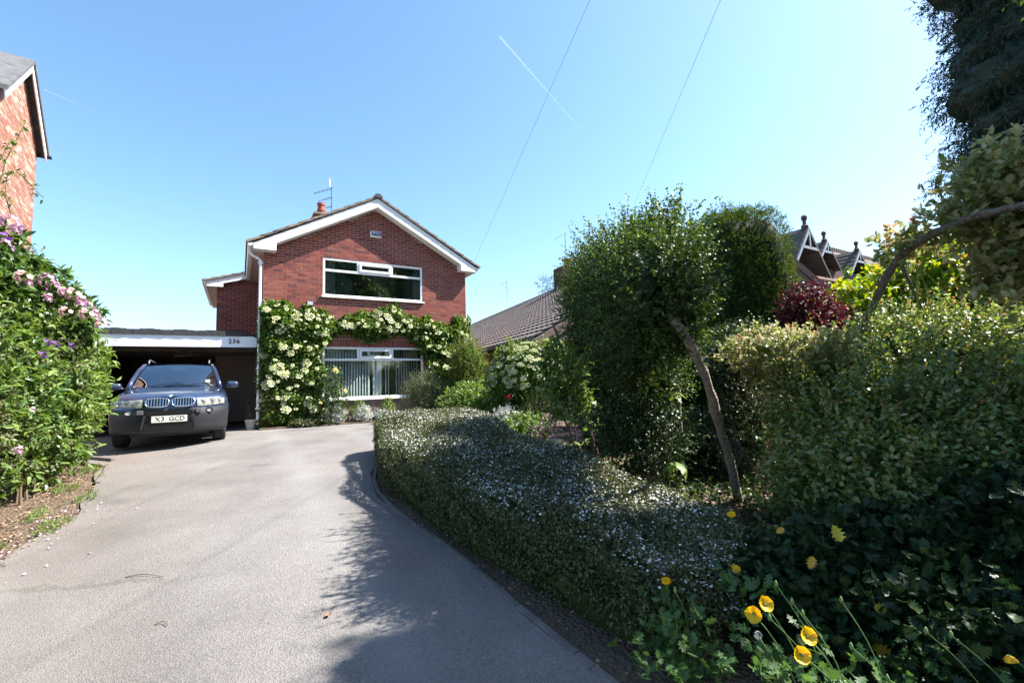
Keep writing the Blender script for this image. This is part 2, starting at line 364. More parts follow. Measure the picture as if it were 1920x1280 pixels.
LY = np.array([-30, 1.0, 3.0, 4.1, 5.3, 6.3, 7.35, 7.6, 8.0, 14.0]); LX = np.array([-4.6, -4.3, -4.35, -4.5, -4.95, -5.75, -6.55, -7.2, -8.6, -11.0])
RY = np.array([-30, 1.0, 1.8, 2.48, 3.0, 4.03, 4.76, 5.51, 6.38, 7.24, 8.2, 9.0, 14.0]); RX = np.array([3.2, 1.35, .86, .44, .08, -.56, -1.14, -1.66, -2.0, -2.16, -2.1, -1.8, -1.5])
def sheet_between(name, ys, lf, rf, zf, m, nx=40):
    V = []; 
    for y in ys:
        for x in np.linspace(lf(y), rf(y), nx): V.append((x, y, zf(x, y)))
    T = np.array([(j*nx+i, j*nx+i+1, (j+1)*nx+i+1, (j+1)*nx+i) for j in range(len(ys)-1) for i in range(nx-1)])
    return link(name, np_mesh(name, np.array(V), T, smooth=True), m)
ys = np.concatenate([np.linspace(-30, 1, 12)[:-1], np.arange(1, 14.01, .15)])
drive = structure(sheet_between('driveway', ys, lambda y: np.interp(y, LY, LX)+.05*math.sin(y*5.3), lambda y: np.interp(y, RY, RX), lambda x, y: gz(x, y)+.004, mat_asphalt()))

CONC = mat('edging_concrete', (.13, .11, .1), .9, noise=(9, .35), bump=(60, .5, .004))
kerb = structure(link('kerb_edging', None, loc=(0, 0, 0)))
def edging(pts, w, h, parent, off=0.0, gap=.008):
    """concrete edging stones laid end to end along a line"""
    P = [np.array(p, float) for p in pts]; seg = []; acc = 0; Ls = [np.linalg.norm(b-a) for a, b in zip(P, P[1:])]; tot = sum(Ls)
    def q(s):
        for a, b, l in zip(P, P[1:], Ls):
            if s <= l: return a+(b-a)*s/l
            s -= l
        return P[-1]
    n = max(1, round(tot/.6))
    for i in range(n):
        a = q(tot*i/n); b = q(tot*(i+1)/n); d = unit(b-a); a3 = np.array([*a, gz(*a)]); b3 = np.array([*b, gz(*b)]); g3 = unit(b3-a3)*gap/2
        mb = MB(); mb.bar(a3+g3+(0, 0, h/2-.045), b3-g3+(0, 0, h/2-.045), w, h+.09); mb.build('edging_stone', CONC, parent, bevel=.006)
edging([(np.interp(y, RY, RX)+.03, y) for y in np.arange(1.2, 8.6, .35)], .05, .012, kerb)
vk = structure(link('verge_edging', None))
edging([(-7.55, 7.98), (-6.62, 7.62)], .07, .05, vk); edging([(-6.5, 7.4), (-6.0, 6.75), (-5.72, 6.35)], .06, .03, vk)

# ------------------------------------------------------------------ the brick house
YAW = math.radians(31); HO = (-6.36, 11.53, .62)
U3 = np.array([math.cos(YAW), math.sin(YAW), 0]); V3 = np.array([-math.sin(YAW), math.cos(YAW), 0])
def hw(u, v, z): return np.array(HO)+U3*u+V3*v+np.array([0, 0, z])      # house frame to world
HF, WF = 'house', math.radians
BRICK = mat('red_brick', tint=[(.2,.05,.036),(.25,.068,.048),(.15,.042,.034),(.29,.09,.06),(.21,.053,.04),(.11,.038,.036),(.27,.085,.058),(.2,.075,.055),(.24,.06,.042)], rough=.88, objrand=True, noise=(30, .22), bump=(90, .5, .004), spec=.25)
MORTAR = mat('mortar', (.43, .33, .3), .95, noise=(14, .2), bump=(80, .4, .003))
WHITE = mat('white_plastic', (.8, .8, .8), .35, noise=(5, .05))
TILE = mat('concrete_tile', tint=[(.13,.1,.085),(.2,.16,.12),(.165,.13,.11),(.23,.18,.13)], rough=.95, objrand=True, noise=(12, .45), bump=(40, .6, .008))
LEAD = mat('grey_lead', (.16, .16, .17), .7, noise=(6, .3))
house = thing('brick_house', 'red brick gabled house with white bargeboards and two wide front windows', 'house', HO, YAW)

W0, W1, UB, UT, LB, LT, FW, APX = 1.43, 4.28, 3.45, 4.56, .62, 2.09, 5.725, 2.86
top = lambda u: 6.12-.553*abs(u-APX)
wall = MB()
for (a, b, c, d) in ((0, W0, 0, 4.3), (W1, FW, 0, 4.3), (W0, W1, 0, LB), (W0, W1, LT, UB)): wall.box(a, b, .005, .27, c, d)
wall.prism([(0, .005, 4.3), (W0, .005, 4.3), (W0, .005, UT), (W1, .005, UT), (W1, .005, 4.3), (FW, .005, 4.3), (FW, .005, top(FW)), (APX, .005, top(APX)), (0, .005, top(0))], (0, .265, 0))
wall.build('wall', MORTAR, house)
sw = MB(); sw.box(0, .25, .27, 8.6, 0, 4.6); sw.box(FW-.25, FW, .27, 8.6, 0, 4.6); sw.box(.25, FW-.25, 8.35, 8.6, 0, 4.6)
sw.prism([(0, 8.35, 4.6), (FW, 8.35, 4.6), (APX, 8.35, 6.1)], (0, .25, 0))
SIDEBRICK = mat('side_brick', (.2, .055, .04), .9, noise=(9, .3))
sw.build('side_wall', SIDEBRICK, house)

def brick_list(u0, u1, z0, z1, holes, topf=None, L=.225, H=.075):
    out = []; k = 0; z = z0
    while z < z1-.02:
        zt = z+H-.013; x = u0-(L/2 if k % 2 else 0)
        while x < u1-.02:
            a, b = max(x, u0), min(x+L-.013, u1)
            segs = [(a, b)]
            for (h0, h1, hz0, hz1) in holes:
                if zt > hz0+.012 and z < hz1-.012:
                    ns = []
                    for (p, q) in segs:
                        if q <= h0 or p >= h1: ns.append((p, q))
                        else:
                            if p < h0: ns.append((p, h0))
                            if q > h1: ns.append((h1, q))
                    segs = ns
            for (p, q) in segs:
                if topf is not None:
                    if topf((p+q)/2) < z+.02: continue
                if q-p > .03: out.append((p, q, z, zt))
            x += L
        z += H; k += 1
    return out
UNIT_BRICK = MB().box(0, 1, 0, 1, 0, 1).mesh('brick'); UNIT_BRICK.materials.append(BRICK)
def lay(bricks, parent, depth, single, key=None, yoff=0.0):
    """the largest-showing bricks one by one, the rest joined"""
    if key: bricks = sorted(bricks, key=key)
    for (p, q, z, zt) in bricks[:single]:
        o = link('brick', UNIT_BRICK, None, parent, (p, yoff+random.uniform(-.0015, .0015), z)); o.scale = (q-p, depth, zt-z)
    rest = MB()
    for (p, q, z, zt) in bricks[single:]:
        rest.tv = random.random(); d = random.uniform(-.0015, .0015); rest.box(p, q, yoff+d, yoff+depth, z, zt)
    if rest.v: stuff(rest.build('brickwork', BRICK, parent))
holes = [(W0-.0, W1+.0, UB-.0, UT), (W0, W1, LB, LT), (W0-.1, W1+.1, LT, LT+.225), (W0, W1, 0, LB)]
fb = brick_list(0, FW, 0.0, 6.1, holes, top)
lay(fb, house, .03, 290, key=lambda b: (0 if b[2] > 3.05 else 9)+abs(b[0])*.25-b[2]*.02)
for i in range(40):                                                    # upright bricks over the lower window
    a = W0-.1+i*.0766
    if a+.066 > W1+.1: break
    o = link('soldier_brick', UNIT_BRICK, None, house, (a, -.001, LT+.006)); o.scale = (.066, .03, .212)
BLOCK = mat('wall_block', tint=[(.2,.13,.11),(.24,.16,.135),(.17,.115,.1)], rough=.92, objrand=True, noise=(20, .25), bump=(70, .4, .004))
for k in range(3):
    x = W0-(.2 if k % 2 else 0)
    while x < W1-.03:
        a, b = max(x, W0), min(x+.44, W1)
        mb = MB(); mb.box(a+.004, b-.004, -.002, .03, k*.2+.004, k*.2+.192); mb.build('plinth_block', BLOCK, house); x += .45

# bargeboards, soffits, gutters
for sgn in (1, -1):
    mu = (lambda u: u) if sgn > 0 else (lambda u: 2*APX-u)
    bb = MB(); bb.prism([(mu(-.24), -.30, 4.525), (mu(-.24), -.30, 4.675), (APX, -.30, 6.375), (APX, -.30, 6.125), (mu(.27), -.30, 4.725), (mu(.27), -.30, 4.525)], (0, .022, 0))
    bb.build('bargeboard', WHITE, house)
    sf = MB(); sf.prism([(mu(.27), -.278, 4.725), (APX, -.278, 6.127), (APX, -.278, 6.142), (mu(.27), -.278, 4.74)], (0, .276, 0))
    sf.prism([(mu(.255), -.278, 4.53), (mu(.27), -.278, 4.53), (mu(.27), -.278, 4.74), (mu(.255), -.278, 4.74)], (0, .276, 0))
    sf.box(min(mu(-.235), mu(.255)), max(mu(-.235), mu(.255)), -.278, -.002, 4.53, 4.545); sf.build('verge_soffit', WHITE, house)
    vend = 4.15 if sgn > 0 else 8.6
    es = MB(); es.box(min(mu(-.235), mu(-.002)), max(mu(-.235), mu(-.002)), -.001, vend, 4.53, 4.545); es.build('eaves_soffit', mat('soffit_cream', (.62, .56, .47), .5), house)
    fa = MB(); fa.box(min(mu(-.26), mu(-.242)), max(mu(-.26), mu(-.242)), -.29, vend, 4.515, 4.675); fa.build('fascia', WHITE, house)
    gu = MB(); n = 8; prof = [(mu(-.262), 4.66)]+[(mu(-.262-.055+.055*math.cos(math.pi*k/n)), 4.64-.06*math.sin(math.pi*k/n)) for k in range(n+1)]+[(mu(-.372), 4.66)]
    gu.prism([(a, -.315, z) for a, z in prof], (0, vend+.315, 0)); gu.build('gutter', WHITE, house)
ap = MB(); ap.box(APX-.012, APX+.012, -.306, -.3005, 6.13, 6.35); ap.build('joint_strip', WHITE, house)

# downpipe
dp = MB(); dp.tube([(-.31, .1, 4.6), (-.31, .06, 4.5), (-.25, .02, 4.42), (-.12, -.045, 4.33), (-.075, -.05, 4.27), (-.075, -.05, 4.15)], .032, 10)
dp.tube([(-.075, -.05, 4.3), (-.075, -.05, .12)], .034, 12)
for z in (4.2, 2.7, 1.5, .5): dp.box(-.13, -.02, -.09, -.0, z, z+.04)
dp.build('downpipe', WHITE, house, smooth=False)

# roof
def roof_slope(parent, sgn, u_eave, z_eave, u_top, z_top, v0, v1, rows, name='tile_course'):
    d = np.array([u_top-u_eave, 0, z_top-z_eave]); L = np.linalg.norm(d); d = d/L; nrm = np.array([-d[2]*sgn, 0, d[0]*sgn]); 
    nrm = nrm if nrm[2] > 0 else -nrm; g = L/rows
    for k in range(rows):
        a = np.array([u_eave, v0, z_eave])+d*(k*g-.03); b = a+d*(g+.08)
        mb = MB(); mb.prism([a+nrm*.03, b+nrm*.002, b+nrm*.02, a+nrm*.05], (0, v1-v0, 0)); o = mb.build(name, TILE, parent)
        a2 = a-np.array([0, .032, 0]); b2 = b-np.array([0, .032, 0])
        mb = MB(); mb.tv = random.random(); mb.prism([a2-nrm*.002, b2-nrm*.024, b2+nrm*.022, a2+nrm*.054], (0, .25+.02*random.random(), 0)); mb.build('verge_tile', TILE, parent)
roof = link('roof', MB().prism([(-.34, -.29, 4.69), (APX, -.29, 6.40), (2*APX+.34, -.29, 4.69), (APX, -.29, 6.37)], (0, 8.9, 0)).mesh('roof'), TILE, house)
roof_slope(roof, 1, -.36, 4.675, APX, 6.42, -.31, 8.6, 11); roof_slope(roof, -1, 2*APX+.36, 4.675, APX, 6.42, -.31, 8.6, 11)
RIDGE = mat('ridge_tile', (.06, .06, .058), .9, noise=(10, .35))
v = -.36
while v < 8.6:
    mb = MB(); pr = [(APX+.125*math.cos(a), v, 6.40+.115*math.sin(a)) for a in np.linspace(0, math.pi, 9)]
    mb.prism(pr, (0, .44, 0)); mb.build('ridge_tile', RIDGE, roof); v += .45
ch = MB(); ch.box(1.72, 2.22, 3.75, 4.4, 5.3, 7.12); chim = ch.build('chimney', SIDEBRICK, roof)
cp = MB(); cp.prism([(1.66, 3.69, 7.12), (2.28, 3.69, 7.12), (2.28, 4.46, 7.12), (1.66, 4.46, 7.12)], (0, 0, .07)); cp.box(1.78, 2.16, 3.85, 4.3, 7.19, 7.24); cp.build('chimney_cap', mat('flaunching', (.22, .17, .13), .95, noise=(8, .4)), house)
po = MB(); po.lathe([(.13, 0), (.13, .1), (.15, .11), (.15, .15), (.125, .16), (.12, .3), (.145, .32), (.145, .4), (.11, .4)], 14, (1.95, 4.05, 7.24)); po.build('chimney_pot', mat('terracotta', (.28, .075, .05), .8, noise=(8, .25)), house, smooth=False)

def aerial(label, base, h, yaw, elements=3, boom=.9, cat='aerial', pale=False):
    t = thing('television_aerial', label, cat, base, yaw); m = mat('aerial_metal', (.12, .11, .12), .5, .6)
    mb = MB(); mb.tube([(0, 0, 0), (.01, 0, h)], .016, 6); mb.build('mast', m, t)
    for k in range(elements):
        z = h-.06-k*.34; b = MB(); l = boom*(1-.25*k); b.tube([(.03, 0, z+.02), (-l, -.1, z-l*.55)], .012, 6)
        e = b.build('boom', m, t); c = MB()
        for q in range(5 if k == 0 else 3):
            f = (q+.5)/5; p = np.array([.03-(l+.03)*f, -.1*f, z+.02-(l*.55+.02)*f]); c.tube([p+(0, -.16, 0), p+(0, .16, 0)], .006, 4)
        c.build('elements', m, e)
    if pale:
        q = MB(); q.tube([(-.05, 0, h+.0), (-.07, 0, h+.3)], .022, 6); q.build('tip', WHITE, t)
    return t
aerial('rooftop television aerial with three booms beside the terracotta chimney pot', hw(2.3, 4.1, 7.1), 1.25, YAW, 3, .62, pale=True)

# windows
FRAME = mat('window_frame', (.8, .81, .82), .3)
GLASS_U = glass_mat('window_glass', (.8, .86, .86), .36); GLASS_L = glass_mat('window_glass_low', (.86, .92, .9), .10)
def window(name, z0, z1, tr, label_glass):
    wn = link(name, None, parent=house)
    y0, y1, fw = .012, .075, .055
    fr = MB(); fr.box(W0, W1, y0, y1, z1-fw, z1); fr.box(W0, W0+fw, y0, y1, z0+.05, z1-fw); fr.box(W1-fw, W1, y0, y1, z0+.05, z1-fw); fr.box(W0+fw, W1-fw, y0, y1, z0+.05, z0+.05+.045)
    fr.box(W0+fw, W1-fw, y0, y1, tr-.03, tr+.03)
    for a in (2.345, 3.315): fr.box(a, a+.055, y0, y1, tr+.03, z1-fw)
    fo = fr.build('frame', FRAME, wn, bevel=.004)
    cs = MB(); a, b, c, d = 2.405, 3.31, tr+.034, z1-fw-.004; k = .06
    cs.box(a, b, -.012, .05, c, c+k); cs.box(a, b, -.012, .05, d-k, d); cs.box(a, a+k, -.012, .05, c+k, d-k); cs.box(b-k, b, -.012, .05, c+k, d-k); cs.build('casement', FRAME, wn, bevel=.004)
    for (p, q, r, s) in ((W0+fw, W1-fw, z0+.095, tr-.03), (W0+fw, 2.345, tr+.03, z1-fw), (2.405+k, 3.31-k, c+k, d-k), (3.37, W1-fw, tr+.03, z1-fw)):
        g = MB(); g.add([(p, .045, r), (q, .045, r), (q, .045, s), (p, .045, s)], [(0, 1, 2, 3)]); g.build('pane', GLASS_U if z0 > 3 else GLASS_L, wn)
    si = MB(); si.prism([(W0-.04, -.07, z0), (W0-.04, -.07, z0+.035), (W0-.04, .012, z0+.05), (W0-.04, .012, z0)], (W1-W0+.08, 0, 0)); si.build('sill', FRAME, wn)
    return wn
window('upper_window', UB, UT, UT-.34, ''); window('lower_window', LB, LT, 1.74, '')
ROOM = mat('room_plaster', (.30, .28, .25), .9); rm = MB()
for z0, z1 in ((.05, 2.4), (2.75, 4.85)):
    rm.box(.27, FW-.30, 3.4, 3.45, z0, z1); rm.box(.27, FW-.30, .28, 3.4, z0-.02, z0); rm.box(.27, FW-.30, .28, 3.4, z1, z1+.02)
rm.build('room_lining', ROOM, house)
CURT = mat('curtain', (.5, .5, .45), .9)
def curtain(u0, u1, z0, z1, label):
    n = 28; V = []
    for i in range(n+1):
        u = u0+(u1-u0)*i/n; y = .17+.03*math.sin(i*1.5)
        V += [hw(u, y, z0), hw(u+.01*math.sin(i), y, z1)]
    T = np.array([(2*i, 2*i+2, 2*i+3, 2*i+1) for i in range(n)])
    return tag(link('curtain', np_mesh('curtain', np.array(V), T, smooth=True), CURT), label, 'curtain', 'curtains of the upper window')
curtain(W0+.06, W0+.34, UB, UT, 'pale curtain drawn to the left side of the upper window')
curtain(W1-.26, W1-.05, UB, UT, 'pale curtain drawn to the right side of the upper window')
vs = thing('vase', 'small pale ornament on the sill inside the upper window', 'ornament', hw(3.02, .16, UB+.1)); mb = MB(); mb.lathe([(.03, 0), (.045, .03), (.04, .1), (.02, .14), (.028, .2)], 12); mb.build('body', WHITE, vs, True)
SLAT = mat('blind_fabric', tint=[(.42,.47,.47),(.5,.55,.55),(.38,.44,.45)], rough=.9, objrand=True)
bl = thing('vertical_blind', 'pale grey vertical slat blind behind the lower window', 'blind', hw(0, 0, 0), YAW)
rl = MB(); rl.box(W0+.05, W1-.05, .15, .2, LT-.06, LT-.02); rl.build('head_rail', FRAME, bl)
sm = MB(); sm.prism([(-.0445, -.001, 0), (0, -.006, 0), (.0445, -.001, 0), (.0445, .001, 0), (-.0445, .001, 0)], (0, 0, LT-LB-.13)); sm = sm.mesh('slat'); sm.materials.append(SLAT)
i = 0; u = W0+.1
while u < W1-.08:
    f = (u-W0)/(W1-W0); skip = .455 < f < .475 or .575 < f < .60 or (.67 < f < .7) or (.62 < f < .64)
    ang = 8 if .475 <= f <= .575 else (42 if f < .455 else 52)
    if not skip:
        o = link('slat', sm, None, bl, (u, .17, LB+.06)); o.rotation_euler = (0, 0, math.radians(ang+random.uniform(-5, 5)))
    u += .078 if not .475 <= f <= .575 else .085

# small fittings on the front wall
ab = thing('alarm_box', 'white alarm box with blue lettering high on the brick gable', 'alarm box', hw(2.86, 0, 5.39), YAW)
mb = MB(); mb.box(-.16, .16, -.075, -.002, -.095, .095); mb.build('case', mat('alarm_case', (.72, .7, .6), .5), ab, bevel=.012)
mb = MB(); mb.box(-.125, .15, -.079, -.0755, -.045, .075); mb.build('panel', mat('alarm_blue', (.03, .05, .16), .4), ab)
text_mesh('lettering', 'PTC', .125, WHITE, ab, Matrix.Translation((.012, -.0815, .016)) @ Matrix.Rotation(math.pi/2, 4, 'X'))
fl = thing('floodlight', 'small black floodlight on the brick wall above the climbing plant', 'floodlight', hw(1.1, 0, 3.24), YAW)
mb = MB(); mb.box(-.09, .09, -.1, -.05, -.06, .07); mb.box(-.03, .03, -.05, 0, -.03, .03); mb.build('housing', mat('black_plastic', (.015, .015, .016), .5), fl, bevel=.008)
mb = MB(); mb.box(-.07, .07, -.105, -.101, -.042, .052); mb.build('lens', mat('lamp_glass', (.45, .48, .5), .15), fl)
se = thing('motion_sensor', 'small white motion sensor just below the black floodlight', 'sensor', hw(1.17, 0, 3.1), YAW)
mb = MB(); mb.box(-.045, .045, -.07, 0, -.035, .04); mb.build('case', WHITE, se, bevel=.01); mb = MB(); mb.lathe([(.03, -.06), (.035, -.04), (.03, 0)], 10, (0, -.04, -.03)); mb.build('eye', WHITE, se)

# side extension behind
ann = thing('side_extension', 'set-back brick side extension with low tiled roof above the carport', 'extension', hw(0, 0, 0), YAW)
atop = lambda u: 4.36+.3*(u+1.15)
mb = MB(); mb.prism([(-1.15, 4.008, 0), (-.002, 4.008, 0), (-.002, 4.008, atop(0)), (-1.15, 4.008, atop(-1.15))], (0, 4.3, 0)); mb.build('wall', MORTAR, ann)
lay(brick_list(-1.15, -.01, 2.3, 4.7, [], atop), ann, .02, 125, yoff=4.0)
mb = MB(); mb.box(-1.152, -1.14, 4.0, 8.3, 0, 4.34); mb.build('side_wall', SIDEBRICK, ann)
mb = MB(); mb.prism([(-1.42, 3.78, 4.28), (-1.42, 3.78, 4.44), (-.26, 3.78, 4.80), (-.26, 3.78, 4.62), (-.98, 3.78, 4.40), (-.98, 3.78, 4.28)], (0, .02, 0)); mb.build('bargeboard', WHITE, ann)
mb = MB(); mb.box(-1.42, -1.153, 3.8, 8.3, 4.285, 4.3); mb.build('soffit', mat('soffit_cream'), ann)
mb = MB(); mb.box(-1.44, -1.425, 3.8, 8.3, 4.27, 4.44); mb.box(-1.54, -1.442, 3.76, 8.3, 4.36, 4.44); mb.build('gutter', WHITE, ann)
roof_slope(ann, 1, -1.52, 4.43, -.2, 4.845, 3.76, 8.3, 5)

# ------------------------------------------------------------------ carport
cpt = thing('carport', 'flat roofed carport with white fascia beside the brick house', 'carport', hw(0, 0, 0), YAW)
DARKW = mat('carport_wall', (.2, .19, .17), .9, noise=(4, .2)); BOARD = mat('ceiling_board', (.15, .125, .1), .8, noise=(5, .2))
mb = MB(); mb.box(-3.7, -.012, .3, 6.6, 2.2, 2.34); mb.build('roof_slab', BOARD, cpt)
mb = MB(); mb.box(-3.75, -.115, .24, .27, 2.07, 2.345); mb.build('fascia', mat('fascia_white', (.78, .8, .83), .45, noise=(3, .05)), cpt)
FELT = mat('roofing_felt', (.035, .036, .04), .85, noise=(14, .4), bump=(30, .5, .01))
mb = MB(); n = 26
for i in range(n):
    a = -3.75+3.3*i/n; b = a+3.3/n; h = 2.475+.012*math.sin(i*1.3); mb.box(a, b+.004*(i % 2), .205-.004*math.sin(i*2.1), .5, 2.35, h)
mb.build('felt_roll', FELT, cpt); mb = MB(); mb.box(-3.75, -.012, .28, 6.6, 2.342, 2.40); mb.build('felt', FELT, cpt)
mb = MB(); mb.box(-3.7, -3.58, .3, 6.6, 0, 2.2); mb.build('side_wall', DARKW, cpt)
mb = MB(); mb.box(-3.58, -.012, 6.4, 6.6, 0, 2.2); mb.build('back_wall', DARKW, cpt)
mb = MB(); mb.box(-3.2, -1.2, 6.34, 6.39, 0, 2.0)
for k in range(1, 6): mb.box(-3.2, -1.2, 6.325, 6.338, k*.33-.012, k*.33+.012)
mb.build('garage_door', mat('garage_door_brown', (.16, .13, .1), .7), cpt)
for k in range(3):
    mb = MB(); mb.box(-3.57, -.02, 1.6+1.5*k, 1.68+1.5*k, 2.05, 2.195); mb.build('joist', BOARD, cpt)
hn = thing('house_number', 'dark numerals two three six on the white carport fascia', 'house number', hw(0, 0, 0), YAW)
DIG = mat('numeral_dark', (.03, .025, .03), .4)
for k, ch_ in enumerate('236'):
    text_mesh('numeral', ch_, .155, DIG, hn, Matrix.Translation((-.70+k*.085, .222, 2.215)) @ Matrix.Rotation(math.pi/2, 4, 'X'), .014)
hg = thing('hanging_bar', 'wooden bar hung on two cords from the carport ceiling', 'hanging bar', hw(-1.78, 1.62, 0), YAW)
mb = MB(); mb.tube([(-.18, 0, 1.93), (.22, 0, 1.95)], .02, 6); mb.build('bar', mat('pale_wood', (.35, .24, .14), .7), hg)
for a in (-.15, .19): mb = MB(); mb.tube([(a, 0, 1.94), (.05, .0, 2.19)], .009, 5); mb.build('cord', mat('cord_grey', (.35, .32, .28), .9), hg)

# ------------------------------------------------------------------ the parked car
car_xy = (-6.72, 9.05)
car = thing('parked_car', 'dark blue four wheel drive car parked in front of the carport', 'car', (car_xy[0], car_xy[1], float(gz(*car_xy))+.004), math.radians(33))
PAINT = mat('blue_paint', (.045, .065, .13), .28, metal=.55, coat=1.0, noise=(2.5, .12))
PLAST = mat('grey_plastic', (.02, .021, .025), .48, noise=(6, .2)); BLACK = mat('black_gloss', (.006, .006, .007), .3)
CHROME = mat('chrome', (.75, .75, .76), .12, metal=1.0); RUBBER = mat('tyre_rubber', (.02, .02, .021), .85, noise=(20, .3)); ALLOY = mat('alloy', (.4, .4, .42), .35, metal=.9)
def car_body():
    fac = np.array([.58, .95, .985, 1.0, .99, .955, .82, .43, 0.0])
    zr = np.array([.24, .275, .42, .58, .70, .82, .90, .925, .935])
    rowoff = np.array([.10, .03, -.015, -.03, -.005, .015, .05, .035, .03])
    S = [  # y, halfwidth, z of the rows 5..8
        (-.80, .25, .82, .895, .925, .935), (-.785, .40, .82, .90, .93, .942), (-.71, .58, .825, .915, .95, .962), (-.61, .735, .835, .935, .972, .985), (-.50, .86, .86, .955, .992, 1.005),
        (-.42, .905, .875, .968, 1.006, 1.02), (-.385, .912, .88, .974, 1.01, 1.026), (-.3, .92, .89, .985, 1.023, 1.04), (-.15, .926, .905, 1.005, 1.04, 1.058), (0, .928, .92, 1.025, 1.06, 1.075), (.15, .928, .935, 1.045, 1.078, 1.093), (.3, .926, .945, 1.06, 1.095, 1.11), (.385, .925, .95, 1.07, 1.105, 1.12), (.44, .924, .955, 1.08, 1.115, 1.128),
        (.62, .922, .97, 1.06, 1.05, 1.05), (1.2, .92, .975, 1.055, 1.05, 1.05), (2.3, .92, .98, 1.06, 1.05, 1.05), (2.39, .92, .98, 1.06, 1.05, 1.05), (2.5, .92, .985, 1.065, 1.05, 1.05), (2.65, .92, .99, 1.07, 1.05, 1.05), (2.8, .92, .99, 1.07, 1.05, 1.05), (2.95, .918, .99, 1.07, 1.05, 1.05), (3.1, .91, .99, 1.07, 1.05, 1.05), (3.21, .90, .99, 1.07, 1.05, 1.05), (3.5, .86, .98, 1.06, 1.05, 1.05), (3.72, .72, .96, 1.04, 1.04, 1.04)]
    G = []
    for s in S:
        y, hwid = s[0], s[1]; z = zr.copy(); z[5:] = s[2:]; z[4] = .70+(s[2]-.82)*.5
        a = 0
        for c in (0, 2.8):
            if abs(y-c) < .40: a = max(a, .345+math.sqrt(max(.405**2-(y-c)**2, 0)))
        for k in range(4):
            if a > z[k]: z[k] = a+.004*k
        fade = np.clip((-.3-y)/.35, 0, 1); row = [(fac[k]*hwid, y+rowoff[k]*fade, z[k]) for k in range(9)]
        G.append(row)
    G = np.array(G)
    def refine(A, m):
        n = len(A); out = []
        for i in range(n-1):
            p0, p1, p2, p3 = A[max(i-1, 0)], A[i], A[i+1], A[min(i+2, n-1)]
            for t in np.arange(m)/m: out.append(.5*((2*p1)+(-p0+p2)*t+(2*p0-5*p1+4*p2-p3)*t*t+(-p0+3*p1-3*p2+p3)*t**3))
        out.append(A[-1]); return np.array(out)
    G = refine(G, 2); m = 4; G = refine(G.transpose(1, 0, 2), m).transpose(1, 0, 2); G[:, -1, 0] = 0
    ns, nr = G.shape[:2]
    groups = {'body': [], 'bumper': [], 'bonnet': [], 'cladding': []}
    for i in range(ns-1):
        for j in range(nr-1):
            r = (j+.5)/m; y = (G[i, j, 1]+G[i+1, j, 1])/2; zc = G[i:i+2, j:j+2, 2].mean(); xc = G[i:i+2, j:j+2, 0].mean()
            if r > 5.5 and y < .47: g = 'bonnet'
            elif y < -.44 and r < 3.9: g = 'bumper' 
            elif y >= -.44 and r < 2.3: g = 'cladding'
            else: g = 'body'
            groups[g].append((i, j))
    for g, fs in groups.items():
        V = []; T = []
        for (i, j) in fs:
            for sx in (1, -1):
                q = [(i, j), (i+1, j), (i+1, j+1), (i, j+1)]
                if sx < 0: q = q[::-1]
                k = len(V); V += [G[a, b]*np.array([sx, 1, 1]) for a, b in q]; T.append((k, k+1, k+2, k+3))
        if g in ('body', 'bumper', 'bonnet'):     # the middle of the nose
            for j in range(nr-1):
                r = (j+.5)/m; gg = 'bumper' if r < 3.9 else ('bonnet' if r > 5.5 else 'body')
                if gg != g: continue
                a, b = G[0, j], G[0, j+1]; k = len(V); mx = np.array([-1, 1, 1]); V += [a, b, b*mx, a*mx]; T.append((k, k+1, k+2, k+3))
        me = np_mesh(g, np.array(V), np.array(T)); bm = bmesh.new(); bm.from_mesh(me); bmesh.ops.remove_doubles(bm, verts=bm.verts, dist=.0006); bmesh.ops.recalc_face_normals(bm, faces=bm.faces); bm.to_mesh(me); bm.free()
        me.polygons.foreach_set('use_smooth', np.ones(len(me.polygons), bool))
        link(g, me, PAINT if g in ('body', 'bonnet') else PLAST, car)
car_body()
def patch(name, f, nu, nv, m, parent=car, smooth=True):
    V = np.array([f(i/nu, j/nv) for j in range(nv+1) for i in range(nu+1)]); T = np.array([(j*(nu+1)+i, j*(nu+1)+i+1, (j+1)*(nu+1)+i+1, (j+1)*(nu+1)+i) for j in range(nv) for i in range(nu)])
    me = np_mesh(name, V, T, smooth=smooth); return link(name, me, m, parent)
CG = glass_mat('car_glass', (.4, .48, .5), .26)
lerp = lambda a, b, t: a+(b-a)*t
def ws(s, t):
    x = 2*s-1; b = np.array([x*.735, .37+.15*x*x, 1.125-.015*x*x]); e = np.array([x*.585, 1.13+.07*x*x, 1.60-.03*x*x]); q = b+(e-b)*t; q[2] += .03*math.sin(math.pi*t); q[1] -= .015*math.sin(math.pi*t); return q
patch('windscreen', ws, 16, 8, CG)
def roofp(s, t):
    x = 2*s-1; y0 = 1.13+.07*x*x; y = lerp(y0, 3.35, t); w = lerp(.60, .55, t); z = 1.605-.035*x*x+.06*math.sin(math.pi*min(t*1.15, 1))-.03*t; return np.array([x*w, y, z])
patch('roof', roofp, 14, 12, PAINT)
